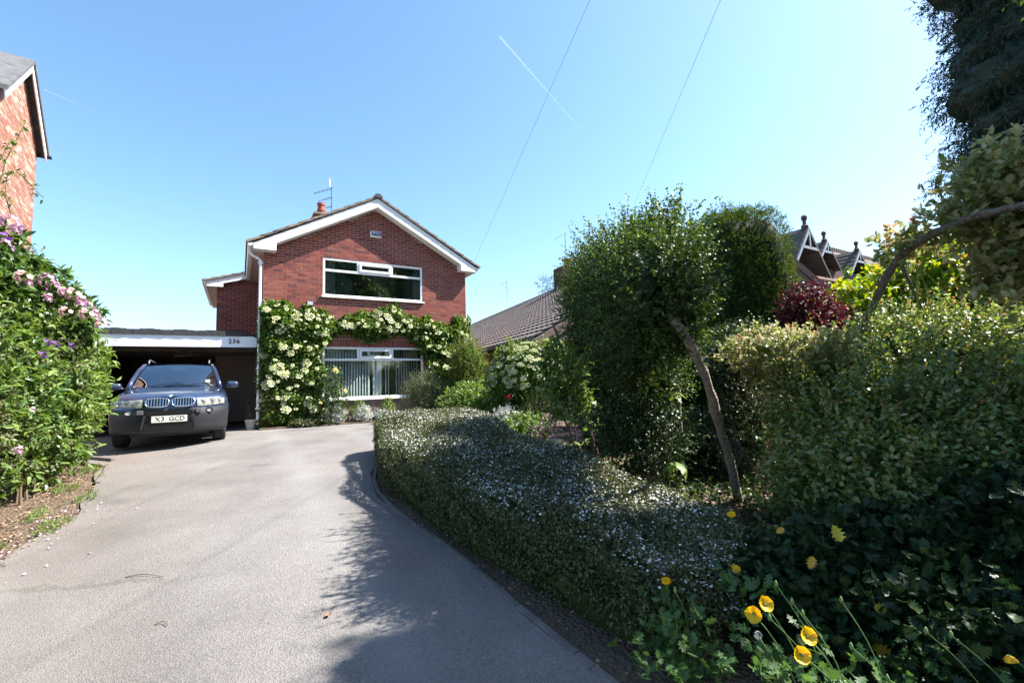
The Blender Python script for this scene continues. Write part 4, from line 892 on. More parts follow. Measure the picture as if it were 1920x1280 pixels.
def rose_mesh(m):
    q = np.random.default_rng(5); n = 30; D = unit(q.normal(size=(n, 3))+[0, 0, .4]); v, f, t = inst(T_oval(.9, .15, .3), D*.012, unit(D+[0, 0, .5]), unit(np.cross(D, [0, 0, 1.])+q.normal(size=(n, 3))*.2), q.uniform(.03, .05, n), q.uniform(0, 1, n)); me = np_mesh('bloom', v, f, t); me.materials.append(m); return me
RM = rose_mesh(YROSE)
for (u, z, s) in ((1.66, 1.41, 1.8), (1.9, .88, 1.4), (1.3, .6, 1.0)): link('bloom', RM, None, rs, hw(u, -.68, z)-off).scale = (s, s, s)
mb = MB()
for k in range(5): limb(mb, [(random.uniform(-.1, .1), random.uniform(-.05, .05), 0), (random.uniform(-.15, .15), 0, .6), (random.uniform(-.3, .3), -.1, 1.3)], .012, .006, 5)
mb.build('stem', BARK_P, rs)
b0 = at(797, 745, 12.3); bush('grey_hebe', 'grey green twiggy bush right of the lower window', 'bush', [(b0[0], b0[1], .62+.62, .62, .5, .66)], 1500, 9, .17, .035, D3, LM_HEBE, core=.6, up=.6)
b0 = at(880, 715, 12.4); t_, off = bush('golden_conifer', 'cone shaped golden conifer at the right corner of the brick house', 'conifer', [(b0[0]+.05, b0[1], 1.2, .78, .6, 1.0), (b0[0]-.05, b0[1], 2.05, .52, .48, .75)], 2600, 8, .15, .05, D3, LM_GOLD, core=.8, up=.5, lumps=.08, freq=7)
b0 = at(893, 760, 10.8); bush('leafy_shrub', 'bright green leafy shrub between the golden conifer and the clipped hedge', 'shrub', [(b0[0]-.1, b0[1], 1.05, .72, .5, .5), (b0[0]+.35, b0[1]-.1, .9, .55, .5, .42)], 800, 6, .14, .085, OV4, LM_BRIGHT, core=.6)
# ---- bushes farther back
b0 = at(982, 692, 10.0); cb, off = bush('cream_flowered_bush', 'rounded bush covered in cream flower heads below the tiled roof', 'bush', [(b0[0], b0[1], 1.45, .82, .6, .98), (b0[0]+.62, b0[1]+.1, 1.6, .65, .55, .9)], 1700, 6, .14, .07, OV4, LM_HYD, core=.82)
for k in range(150):
    D = unit(np.array([random.gauss(-.1, .8), -abs(random.gauss(.6, .5)), abs(random.gauss(.55, .5))])); bc_ = (b0[0], b0[1], 1.45, .82, .6, .98) if k % 3 else (b0[0]+.62, b0[1]+.1, 1.6, .65, .55, .9); p = np.array(bc_[:3])+D*np.array(bc_[3:])*1.06
    o = link('flower_head', HYD_HEADS[k % 3], None, cb, p-off); orient(o, D+[0, 0, .4], random.uniform(.45, .8))

# ---- middle garden
b0 = at(958, 765, 9.6); rr_, off = bush('red_rose', 'rose with one red bloom behind the clipped hedge', 'rose', [(b0[0]+.1, b0[1], 1.05, .34, .3, .4)], 170, 5, .12, .05, OV6, LM_DARK, core=0, depth=.9)
mr_ = rose_mesh(mat('red_petal', tint=[(.4,.02,.02),(.55,.03,.02)], rough=.5, translucent=.2)); link('bloom', mr_, None, rr_, at(955, 745, 9.3)-off).scale = (1.2, 1.2, 1.2)
b0 = at(948, 785, 9.2); dome('silver_plant', 'silver leaved plant left of the red rose', 'plant', (b0[0], b0[1]), .26, .45, 170, 7, .12, .055, D4, LM_GREY, up=.6, core=.4, group='silver leaved plants behind the clipped hedge')
b0 = at(985, 800, 8.4); dome('leafy_clump', 'yellow green leafy clump behind the clipped hedge', 'plant', (b0[0], b0[1]), .42, .42, 240, 6, .1, .06, OV4, LM_BRIGHT, core=.4)
b0 = at(1075, 790, 8.0); dome('rosemary', 'upright grey green rosemary beside the bare canes', 'plant', (b0[0]-.5, b0[1]+.4), .3, .75, 260, 9, .3, .025, NEED, LM_HEBE, up=1.2, core=.3)
# pink saxifrage stems
pk = thing('pink_saxifrage', 'airy pink flowering stems in the sunny patch of the bed', 'flowers', (0.9, 7.3, float(gz(.9, 7.3)))); off = np.array(pk.location); mb = MB(); fp = []
for k in range(85):
    px, py = random.uniform(1000, 1150), random.uniform(795, 850); p = at(px, py, 7.6); z = float(gz(p[0], p[1])); x, y = at(px, 800, random.uniform(6.6, 8.2))[:2]; z = float(gz(x, y)); h = random.uniform(.22, .55)
    a = np.array([x, y, z]); b = a+[random.uniform(-.08, .08), random.uniform(-.08, .08), h]; mb.tube([a-off, (a+b)/2-off+[.01, 0, 0], b-off], .003, 4)
    n = 12; Q = b+rng.normal(size=(n, 3))*[.035, .035, .05]; fp.append(inst(T_flower(5, 1., .1), Q-off, rdir(n), unit(rdir(n)+[0, -.4, .6]), rng.uniform(.016, .026, n), rng.uniform(0, 1, n)))
mb.build('stems', mat('reddish_stem', (.2, .07, .06), .7), pk); stuff(fol_obj('flowers', fp, mat('pale_pink_petal', tint=[(.5,.3,.33),(.62,.42,.44),(.7,.55,.55)], rough=.6, translucent=.2), pk))
n = 500; X = rng.uniform(.3, 1.9, n); Y = rng.uniform(6.3, 8.4, n); P = np.column_stack([X, Y, gz(X, Y)]); stuff(fol_obj('foliage', [shoots(P-off, np.tile([0, 0, 1.], (n, 1)), 4, .05, .045, OV6, .8, .1)], LM_BRIGHT, pk))
# canes with leaves and the brown stake
cn = thing('bare_canes', 'tall dark canes with fresh green leaves behind the clipped hedge', 'shrub', (1.0, 7.2, float(gz(1, 7.2)))); off = np.array(cn.location); mb = MB(); fp = []
for pts, r in (([(1128, 900, 5.8), (1105, 800, 5.9), (1075, 720, 6.1), (1062, 650, 6.3)], .016), ([(1100, 880, 5.7), (1060, 790, 6.0), (1030, 745, 6.2), (1022, 690, 6.3), (1030, 650, 6.3)], .016), ([(1120, 890, 5.7), (1122, 800, 5.8), (1090, 700, 6.1), (1105, 645, 6.2)], .014), ([(1146, 880, 5.5), (1148, 740, 5.6)], .016), ([(1110, 890, 5.7), (1085, 780, 5.9), (1045, 680, 6.3), (1045, 620, 6.4)], .012), ([(1118, 890, 5.8), (1100, 760, 6.0), (1072, 660, 6.2)], .012)):
    q = [at(*p) for p in pts]; q[0][2] = gz(q[0][0], q[0][1])-.03; q = [p-off for p in q]; mb = MB(); limb(mb, q, r, r*.4, 6); mb.build('cane', TWIG, cn)
    Q = np.concatenate([np.linspace(a, b, 11)[:-1] for a, b in zip(q[1:], q[2:])]) if len(q) > 2 else np.array(q)[:0]
    if len(Q): fp.append(shoots(np.repeat(Q, 2, 0), unit(rdir(2*len(Q))+[0, -.3, .2]), 3, .16, .1, OV6, .6, .1, .2))
stuff(fol_obj('foliage', fp, LM_BRIGHT, cn))
sk = thing('garden_stake', 'leaning brown garden stake among the canes', 'stake', (0, 0, 0)); a, b = at(1036, 605, 6.4), at(1128, 850, 6.0); sk.location = (b[0], b[1], b[2]); mb = MB(); mb.tube([(0, 0, -.15), tuple(a-b)], .017, 6); mb.build('pole', mat('stake_wood', (.13, .075, .05), .85, noise=(14, .3)), sk)
stn = thing('rockery_stone', 'flat pale stone at the back edge of the clipped hedge', 'stone', tuple(at(1042, 832, 6.6))); V, Fq = blob_core([(0, 0, 0, .2, .14, .075)], 1.0, .16, 3.0, res=12); link('stone', np_mesh('stone', V, Fq, smooth=True), mat('sandstone', (.36, .29, .21), .9, noise=(9, .3), bump=(30, .6, .01)), stn)
def big_leaf_plant(label, px, py, y, n, L, up=.5):
    p = at(px, py, y); z = float(gz(p[0], p[1])); t = thing('broad_leaf_plant', label, 'plant', (p[0], p[1], z), group='broad leaved plants in the garden'); h = p[2]-z
    for k in range(n):
        a = 2*math.pi*k/n+random.uniform(-.4, .4); D = np.array([[math.cos(a), math.sin(a)-.3, up+random.uniform(-.3, .2)]]); v, f, q = inst(T_oval(.42, .05, .3), np.array([[0, 0, h]]), D, np.array([[0, 0, 1.]]), np.array([L*random.uniform(.8, 1.2)]), np.array([random.uniform(.5, 1)])); link('leaf', np_mesh('leaf', v, f, q, True), LM_BRIGHT, t)
    mb = MB(); mb.tube([(0, 0, -.02), (0, 0, h)], .008, 5); mb.build('stem', TWIG, t)
big_leaf_plant('broad green leaves beside the bare canes and pink flowers', 1090, 835, 6.2, 6, .2); big_leaf_plant('broad hanging green leaves in shade behind the clipped hedge', 1265, 865, 5.0, 6, .22, -.5); big_leaf_plant('sunlit pair of broad leaves below the evergreen crown', 1245, 740, 5.3, 5, .26, .1)

# ---- clipped evergreen shrub with several stems, and its leaning pale trunk
def tree(name, label, cat, base, trunks, blobs, n, k, slen, L, T, m, bark=BARK, group=None, core=.0, is_clip=False, **kw):
    t = thing(name, label, cat, base, 0, group); off = np.array(base, float)
    mb = MB()
    for pts, r0, r1 in trunks: limb(mb, [np.array(p)-off for p in pts], r0, r1, 9)
    mb.build('trunk', bark, t, True)
    P, N = blob_pts(blobs, n, kw.get('depth', .4), kw.get('lumps', .16), kw.get('freq', 4.5), None, kw.get('p', 2.0), kw.get('ph', 1.))
    stuff(fol_obj('crown', [shoots(P-off, N, k, slen, L, T, kw.get('spread', .5), kw.get('up', .25), kw.get('droop', 0), kw.get('face', .5), open_=kw.get('open_', .9))], m, t))
    if core:
        V, Fq = blob_core(blobs, core, kw.get('lumps', .16), kw.get('freq', 4.5), kw.get('p', 2.0), kw.get('ph', 1.), 16); link('inner_growth', np_mesh('inner_growth', V-off, Fq, rng.uniform(0, .3, len(V)), True), m, t)
    return t
g3 = lambda p: np.array([p[0], p[1], float(gz(p[0], p[1]))-.05])
SB = [bpx(1175, 530, 5.2, 80, 82, .8), bpx(1240, 480, 4.7, 50, 60, .55), bpx(1112, 560, 6.6, 44, 84, .6), bpx(1262, 605, 4.05, 34, 76, .42), bpx(1122, 640, 6.9, 42, 66, .45), bpx(1180, 640, 4.9, 58, 70, .65), bpx(1205, 545, 4.0, 58, 80, .5), bpx(1250, 550, 3.95, 40, 74, .45), bpx(1160, 705, 7.1, 52, 50, .35), bpx(1225, 690, 5.4, 46, 48, .35)]
trk = [at(1228, 540, 4.3), at(1257, 590, 3.75), at(1292, 640, 3.65), at(1324, 710, 3.95), at(1349, 800, 4.5), at(1370, 870, 4.85), g3(at(1386, 940, 5.1))]
SHT = tree('clipped_evergreen', 'large clipped evergreen shrub with a pale leaning trunk', 'shrub tree', tuple(trk[-1]), [(trk[::-1], .048, .028), ([at(1310, 680, 4.0), at(1335, 660, 4.0), at(1350, 640, 4.0)], .012, .004), ([at(1345, 790, 4.45), at(1330, 770, 4.4)], .016, .01),
    ([g3(at(1232, 880, 5.6)), at(1212, 740, 5.5), at(1195, 660, 5.4), at(1180, 560, 5.3)], .024, .015), ([g3(at(1225, 880, 5.7)), at(1175, 740, 5.7), at(1135, 650, 5.8), at(1100, 560, 5.9)], .03, .015), ([at(1262, 600, 4.25), at(1215, 540, 4.3), at(1170, 490, 4.5)], .028, .01), ([at(1262, 660, 4.6), at(1205, 580, 4.4), at(1150, 530, 4.6)], .02, .01), ([g3(at(1280, 860, 5.8)), at(1272, 740, 5.7), at(1265, 620, 5.5)], .03, .02)],
    SB, 7400, 13, .26, .03, D7, LM_DARK, BARK_P, depth=.5, lumps=.24, freq=7, spread=.34, up=.25, core=.76, p=2.6)
# sprigs that stick out of its top and right-hand side
P, N = blob_pts(SB[:3]+SB[6:8], 300, .05, .24, 7, None, 2.6); kp = (N[:, 2] > .1) | (N[:, 0] > .3); stuff(fol_obj('sprigs', [shoots(P[kp]-np.array(trk[-1]), N[kp], 16, .3, .026, D7, .3, .4, tlo=.55, open_=.7)], LM_DARK, SHT))
ye = [bpx(1386, 562, 8.6, 76, 164, .75), bpx(1430, 615, 8.5, 50, 120, .55)]
tree('clipped_yew', 'tall dark yew clipped into a column behind the evergreen shrub', 'yew', tuple(g3(at(1400, 700, 8.6))), [([g3(at(1400, 700, 8.6)), at(1400, 560, 8.6)], .1, .05)], ye, 9000, 11, .11, .042, D3, LM_YEW, core=.88, depth=.14, lumps=.04, freq=8, p=5.0, up=.3, slen_=.08)
b0 = at(1520, 600, 6.9); bush('red_barberry', 'dark red leaved barberry right of the yew column', 'bush', [(b0[0], b0[1], b0[2]-.25, .4, .4, .7)], 900, 9, .2, .04, D7, LM_RED, core=.7, up=.5, clip=False)
lb = [bpx(1650, 605, 7.4, 95, 78, .7), bpx(1755, 545, 7.2, 100, 85, .8), bpx(1860, 570, 7.0, 110, 110, .8), bpx(1600, 590, 7.8, 50, 42, .4)]
lt, off = bush('lime_shrub', 'big lime green shrub lit by the sun in the right background', 'shrub', lb, 2300, 6, .2, .12, OV4, LM_LIME, core=.72, lumps=.15, up=.3)
# lower growth under the evergreen crown
for lab, px, py, y, rp, rq, m_, L_ in (('dark small leaved undergrowth below the evergreen crown', 1200, 810, 5.35, 80, 85, LM_UNDER, .035), ('undergrowth left of the leaning trunk base', 1300, 850, 6.2, 55, 70, LM_UNDER, .03), ('grey green spreading cotoneaster behind the leaning trunk', 1430, 800, 5.9, 70, 90, LM_COTO, .022), ('dark green shrub between the leaning trunk and the yew', 1405, 690, 6.4, 70, 70, LM_UNDER, .04), ('shaded shrub under the left of the evergreen crown', 1140, 770, 7.6, 55, 75, LM_UNDER, .04)):
    b0 = bpx(px, py, y, rp, rq, .5); bush('undergrowth_shrub', lab, 'shrub', [b0], 1000, 9, .2, L_, D7, m_, core=(0 if px == 1200 else .6), depth=(.8 if px == 1200 else .3), lumps=.2, group='undergrowth shrubs')
n = 900; t_ = thing('ivy_ground_cover', 'low leafy ground cover in the shade around the leaning trunk', 'ground cover', (2.2, 4.9, float(gz(2.2, 4.9)))); stuff(t_); off = np.array(t_.location); X = rng.uniform(1.3, 3.4, n); Y = rng.uniform(3.6, 6.4, n); stuff(fol_obj('leaves', [shoots(np.column_stack([X, Y, gz(X, Y)])-off, np.tile([0, 0, 1.], (n, 1)), 5, .12, .05, OV6, .8, .2)], LM_DARK, t_))

# ---- right foreground: glossy shrub, variegated tree, holly, poppies
vt = [at(1628, 602, 4.6), at(1652, 540, 4.4), at(1680, 490, 4.2), at(1715, 458, 4.0), at(1790, 420, 3.6), at(1870, 395, 3.25), at(1960, 375, 3.05), at(2080, 330, 3.0)]
base = g3(at(1600, 760, 4.8))
VB = [bpx(1880, 345, 3.5, 85, 70, .45), bpx(1820, 415, 3.7, 55, 40, .35), bpx(1970, 420, 3.4, 100, 90, .45), bpx(1690, 470, 4.25, 40, 26, .25), bpx(1905, 510, 3.6, 60, 60, .35)]
OFF_ = [(5.6, 3.68, 5.85, .85, .5, 1.3), (5.55, 3.63, 6.6, .75, .45, .8), (5.9, 3.5, 4.85, .8, .55, 1.4)]
vtree = tree('variegated_holly', 'cream variegated holly on an arching bare grey branch at upper right', 'tree', tuple(base), [([base, at(1612, 680, 4.75)]+vt, .04, .026), ([at(1685, 485, 4.2), at(1705, 530, 4.2), at(1728, 575, 4.2)], .022, .01), ([at(1790, 420, 4.05), at(1770, 380, 4.0), at(1760, 350, 4.0)], .015, .006), ([at(1860, 398, 3.95), at(1850, 340, 3.9), at(1830, 300, 3.9)], .018, .006), ([at(1880, 395, 3.95), at(1890, 460, 4.0), at(1870, 540, 4.1)], .02, .012), ([np.array([5.6, 3.6, 0.05]), np.array([5.6, 3.6, 2.5]), np.array([5.6, 3.65, 6.0])], .09, .04), ([at(2080, 330, 3.0), np.array([5.6, 3.6, 3.9])], .042, .04)],
    VB, 780, 8, .17, .06, T_holly(), LM_VAR, BARK, depth=.95, lumps=.25, spread=.6, up=.35)
P, N = blob_pts(OFF_, 2200, .5, .2, 4); off = np.array(base); stuff(fol_obj('crown', [shoots(P-off, N, 8, .28, .06, OV4, .4, .05)], LM_DARK, vtree)); V, Fq = blob_core(OFF_, .95, .2, 4); link('inner_growth', np_mesh('inner_growth', V-off, Fq, rng.uniform(0, .5, len(V)), True), core_of(LM_DARK), vtree)
bush('unseen_shade_hedge', 'added unseen hedge that shades the holly from outside the right edge of the view', 'hedge', [(4.3, 1.7, 1.5, .8, 1.1, 1.65), (4.75, 2.5, 1.5, .8, .8, 1.6), (4.0, .3, 1.4, .8, 1.1, 1.6)], 2500, 8, .2, .06, OV4, LM_DARK, core=.85)  # added out of view to shade the holly and block the right-hand sky
bush('back_hedge', 'dark evergreen hedge closing the garden behind the yew and evergreen', 'hedge', [bpx(1180, 740, 9.6, 120, 110, .5), bpx(1370, 730, 9.6, 130, 130, .5), bpx(1560, 720, 9.4, 130, 110, .5)], 2600, 8, .2, .07, OV4, LM_DARK, core=.85)
st_ = thing('strap_leaves', 'long green strap leaves hanging below the arching branch', 'leaves', tuple(at(1725, 560, 4.2))); off = np.array(st_.location)
for (x1, y1, c) in ((1705, 605, .1), (1722, 600, .9), (1750, 600, .4), (1742, 612, .3), (1758, 585, .4), (1812, 605, .6), (1690, 590, .2)):
    a = at(1718+random.uniform(-8, 10), 500, 4.2)-off; b = at(x1, y1, 4.15)-off; mid = (a+b)/2+[0, 0, .04]; w = .016 if c > .8 else .008
    V = []; 
    for p, ww in ((a, .4), (mid, 1), (b, .1)): V += [p-np.array([w*ww, 0, 0]), p+np.array([w*ww, 0, 0])]
    link('leaf', np_mesh('leaf', np.array(V), np.array([(0, 1, 3, 2), (2, 3, 5, 4)]), np.full(6, c)), LM_BRIGHT, st_)
RS = [bpx(1605, 745, 4.5, 100, 100, .55), bpx(1720, 690, 4.5, 120, 95, .6), bpx(1860, 705, 4.4, 110, 105, .6), bpx(1530, 850, 4.2, 66, 110, .45), bpx(1990, 710, 4.3, 120, 120, .55), bpx(1640, 850, 3.75, 130, 130, .55), bpx(1800, 820, 3.7, 130, 130, .55), bpx(1950, 830, 3.6, 130, 140, .5), bpx(1560, 960, 3.5, 90, 105, .42), bpx(1700, 930, 3.2, 120, 90, .4), bpx(1870, 920, 3.15, 120, 100, .4)]
rsb, offr = bush('glossy_shrub', 'wide glossy leaved shrub with reddish tips filling the right foreground', 'shrub', RS, 6800, 11, .26, .04, OV6, LM_SHRUB, core=.64, depth=.42, lumps=.27, freq=8, spread=.4, up=.55)
P, N = blob_pts(RS, 520, .05, .27, 8); kp = N[:, 2] > .35; stuff(fol_obj('new_shoots', [shoots(P[kp]-offr, N[kp], 15, .3, .026, OV6, .25, .7, tlo=.0, open_=.75)], LM_TIP, rsb))
vb2, o2 = bush('variegated_shrub', 'pale variegated shrub in front of the yew column', 'shrub', [bpx(1440, 660, 4.6, 75, 36, .4), bpx(1530, 665, 4.4, 50, 36, .35), bpx(1470, 700, 4.5, 50, 40, .3)], 800, 8, .12, .04, OV6, LM_VAR, core=.5, up=.4, clip=False)
mb = MB(); limb(mb, [(0, 0, 0), (.05, .05, .8), (-.1, 0, 1.5)], .03, .015, 6); mb.build('stem', TWIG, vb2)
HB = [bpx(1650, 1090, 2.75, 180, 110, .42), bpx(1820, 1090, 2.65, 170, 120, .42), bpx(1490, 1130, 2.75, 95, 100, .4), bpx(1780, 1190, 2.4, 220, 120, .35), bpx(1990, 1060, 2.5, 150, 160, .45)]
hol, off = bush('holly_bush', 'dark holly bush with spiny leaves in the shaded lower right corner', 'holly', HB, 4200, 5, .13, .058, T_holly(), LM_HOLLY, core=.74, depth=.35, lumps=.12, spread=.6, up=.1, face=.8)
YL = mat('yellow_holly_leaf', tint=[(.45,.28,.03),(.5,.36,.05),(.4,.4,.06)], rough=.4, translucent=.25)
for (px, py, s) in ((1578, 1015, .075), (1525, 1043, .055), (1672, 1230, .085), (1470, 990, .04), (1680, 1160, .07), (1640, 1140, .06), (1850, 1155, .07), (1715, 1155, .06)):
    y = 2.25 if px > 1600 else 2.35; v, f, q = inst(T_holly(), np.array([at(px, py, y)-off]), unit(rng.normal(size=(1, 3))*[1, .4, 1]), np.array([[-.3, -1, .4]]), np.array([s*1.15]), np.array([random.random()])); link('yellow_leaf', np_mesh('yellow_leaf', v, f, q), YL, hol)

# poppies
YP = mat('poppy_yellow', tint=[(.72,.5,.01),(.8,.6,.02),(.75,.42,.01)], rough=.5, translucent=.35); STEM = mat('poppy_stem', (.1, .19, .05), .6); BUD = mat('poppy_bud', (.13, .22, .06), .6)
def T_petal(seed):
    q = np.random.default_rng(seed); nu, nv = 9, 5; v = []
    for j in range(nv+1):
        t = j/nv
        for i in range(nu+1):
            a = 2*i/nu-1; w = .12+.62*math.sin(min(1, t*1.15)*1.45); r = t*(1-.22*a*a); v.append((r+.03*t*q.normal(), a*w, .22*t*t+.1*a*a*t+.05*t*math.sin(i*2.4+seed)+.03*t*q.normal()))
    m = nu+1; f = [x for j in range(nv) for i in range(nu) for x in ((j*m+i, j*m+i+1, (j+1)*m+i+1), (j*m+i, (j+1)*m+i+1, (j+1)*m+i))]
    return np.array(v), np.array(f)
def poppy(px, py, y, base, label, tilt, s=1.0, cup=.6):
    h = at(px, py, y); b = np.array([base[0], base[1], float(gz(*base))]); t = thing('poppy', label, 'poppy', tuple(b), group='yellow poppies'); mid = (h-b)*.55+[0, 0, .08]
    mb = MB(); limb(mb, [(0, 0, 0), tuple(mid), tuple(h-b)], .0035, .0025, 5, .0); mb.build('stem', STEM, t)
    fl_ = link('bloom', None, parent=t, loc=h-b); ax = unit(np.array(tilt, float))
    e = unit(np.cross(ax, [.3, 1, .1])); e2 = np.cross(ax, e)
    for k in range(4):
        a = k*math.pi/2+random.uniform(-.15, .15); d = unit((e*math.cos(a)+e2*math.sin(a))+ax*cup); v, f, q = inst(T_petal(k), np.array([d*.002]), np.array([d]), np.array([ax-d*.4]), np.array([.032*s]), np.array([random.random()])); link('petal', np_mesh('petal', v, f, q, True), YP, fl_)
    mb = MB(); c = ax*.008*s; mb.tube([c*0, c*1.2], [.006*s, .004*s], 7); mb.build('centre', BUD, fl_)
for (px, py, y, bx, by, tl_, s, cup, lab) in (
    (1250, 1095, 2.45, .80, 2.5, (-.2, -.3, 1), 1.0, 1.1, 'upright yellow poppy in front of the near end of the clipped hedge'), (1373, 970, 2.75, 1.45, 2.85, (-.3, -.2, 1), 1.0, 1.2, 'topmost yellow poppy near the foot of the leaning trunk'), (1379, 1071, 2.55, 1.25, 2.6, (0, -.5, 1), .95, .9, 'small orange yellow poppy below the topmost one'),
    (1413, 1150, 2.2, 1.25, 2.05, (-.6, -1, .3), 1.15, .35, 'open yellow poppy on the left of a touching pair'), (1433, 1132, 2.22, 1.3, 2.05, (.1, -1, .6), 1.1, .35, 'open yellow poppy on the right of a touching pair'), (1512, 1191, 2.1, 1.4, 1.95, (.1, -1, .5), 1.15, .3, 'open yellow poppy above the lowest bloom'), (1501, 1226, 2.05, 1.4, 1.9, (-.1, -1, .4), 1.1, .3, 'lowest open yellow poppy'), (1890, 1227, 2.0, 2.2, 1.95, (.2, -.3, -1), .9, .8, 'nodding pale yellow poppy at the right edge')):
    poppy(px, py, y, (bx, by), lab, tl_, s, cup)
BUDL = ['closed poppy bud beside the upright poppy at the hedge end', 'highest closed poppy bud right of the touching pair of poppies', 'closed poppy bud on the stem right of the highest bud', 'closed poppy bud just above the two lowest open poppies', 'closed poppy bud right below the touching pair of poppies', 'closed poppy bud alone against the dark holly right of the poppies', 'closed poppy bud right of the two lowest open poppies', 'left one of two closed buds low in front of the holly', 'right one of two closed buds low in front of the holly', 'closed poppy bud at the bottom edge right of the poppies']
for k, (px, py, y, bx, by) in enumerate(((1266, 1107, 2.4, .85, 2.45), (1455, 1095, 2.25, 1.35, 2.05), (1485, 1128, 2.2, 1.38, 2.05), (1505, 1150, 2.2, 1.4, 2.0), (1443, 1158, 2.15, 1.35, 2.0), (1577, 1125, 2.2, 1.55, 2.0), (1596, 1212, 2.05, 1.6, 1.9), (1736, 1183, 2.05, 1.95, 1.9), (1783, 1190, 2.0, 2.05, 1.85), (1664, 1272, 2.0, 1.7, 1.95))):
    h = at(px, py, y); b = np.array([bx, by, float(gz(bx, by))]); t = thing('poppy_bud', BUDL[k], 'poppy bud', tuple(b), group='closed poppy buds'); mb = MB(); limb(mb, [(0, 0, 0), tuple((h-b)*.55+[.03, 0, .05]), tuple(h-b)], .003, .0025, 5, 0); mb.build('stem', STEM, t)
    mb = MB(); mb.lathe([(.001, -.014), (.006, -.008), (.0085, 0), (.006, .012), (.001, .02)], 9, tuple(h-b)); mb.build('bud', BUD, t, True)
def T_lobed():
    v = [(0, 0, 0)]; pts = [(.15, .06), (.22, .28), (.38, .12), (.5, .38), (.62, .14), (.78, .26), (.85, .1), (1.0, 0)]
    up = [(x, y, .03) for x, y in pts]; dn = [(x, -y, .03) for x, y in pts[:-1]][::-1]; v = v+up+dn+[(.3, 0, 0), (.65, 0, 0)]; n = len(v)-2; f = []
    ctr = lambda i: n if v[i][0] < .5 else n+1
    for i in range(n):
        j = (i+1) % n; f.append((j, i, ctr(i)))
        if ctr(i) != ctr(j): f.append((j, ctr(i), ctr(j)))
    return np.array(v), np.array(f)
LOB = T_lobed()
pf = thing('poppy_foliage', 'fern like poppy leaves at the near end of the clipped hedge', 'plant', (1.1, 2.3, float(gz(1.1, 2.3)))); off = np.array(pf.location)
P = []; 
for (px, py, y, n, rx, rz) in ((1275, 1175, 2.4, 30, .07, .09), (1230, 1230, 2.35, 26, .1, .04), (1300, 1235, 2.3, 34, .09, .07), (1440, 1255, 2.15, 30, .13, .04), (1395, 1110, 2.5, 16, .07, .06), (1560, 1275, 2.05, 24, .14, .04), (1700, 1285, 2.05, 20, .16, .03)):
    P.append(at(px, py, y)+rng.normal(size=(n, 3))*[rx, .1, rz])
P = np.concatenate(P); P[:, 2] = np.maximum(P[:, 2], gz(P[:, 0], P[:, 1])+.03); stuff(fol_obj('foliage', [shoots(P-off, np.tile([-.1, -.3, 1.], (len(P), 1)), 4, .05, .055, LOB, .6, .2, .1)], LM_POPPY, pf))
dc = thing('seed_head', 'round grey dandelion seed head beside the pair of open poppies', 'seed head', (1.28, 2.05, float(gz(1.28, 2.05)))); h = at(1421, 1190, 2.15)-np.array(dc.location); mb = MB(); mb.tube([(0, 0, 0), tuple(h)], .0025, 4); mb.build('stem', STEM, dc)
n = 90; D = rdir(n); stuff(fol_obj('pappus', [inst(T_flower(5, .5, .1), np.tile(h, (n, 1))+D*.016, unit(np.cross(D, rdir(n))), D, np.full(n, .008), np.zeros(n))], mat('pappus_grey', (.42, .4, .38), .9), dc))

# ---- trees and conifers behind
CB = []
for k in range(13):
    z = 1.5+k*1.5; r = 3.4-.08*k+.25*math.sin(k*2.1); CB.append((19.7+.35*math.sin(k*2.3), 15.5, z, r, 2.6, 1.35))
tree('tall_cypress', 'tall dark cypress rising out of the upper right corner', 'conifer', (18.2, 15.5, .6), [([(18.2, 15.5, .5), (18.2, 15.5, 9), (18.2, 15.5, 17)], .4, .15)], CB, 11000, 14, .6, .16, D3, LM_CONIF, depth=.25, lumps=.16, freq=9, spread=.4, up=-.05, droop=.45, core=.86, open_=.55)
tree('pine_tree', 'distant pine just showing over the bungalow roof', 'tree', (4.2, 48, .6), [([(4.2, 48, .5), (4.2, 48, 10.5)], .3, .1)], [(*at(1030, 533, 48), 1.5, 1.2, 1.0), (*at(1050, 556, 48), 2.2, 1.5, 1.4)], 500, 8, .4, .14, D3, LM_CONIF, depth=.6)
for lab, x, y, h, r in (('broad leafy tree across the road behind the viewer, reflected left in the upper window', 9.5, -8, 12, 3.6), ('leafy tree across the road behind the viewer, reflected in the middle of the upper window', 14.5, -6.5, 17, 4.8), ('leafy tree across the road behind the viewer, reflected right in the upper window', 20, -4.5, 18, 5.2), ('smaller tree across the road behind the viewer', 3, -14, 9, 3.6)):
    tree('roadside_tree', lab, 'tree', (x, y, 0), [([(x, y, -.05), (x, y, h*.35), (x+.3, y, h*.7)], .22, .1)], [(x, y, h*.62, r, r, h*.36), (x+r*.5, y+r*.3, h*.5, r*.7, r*.7, h*.28), (x-r*.55, y, h*.45, r*.65, r*.7, h*.26)], 1500, 8, .6, .22, D7, LM_TREE, group='trees across the road', core=.8, lumps=.2)

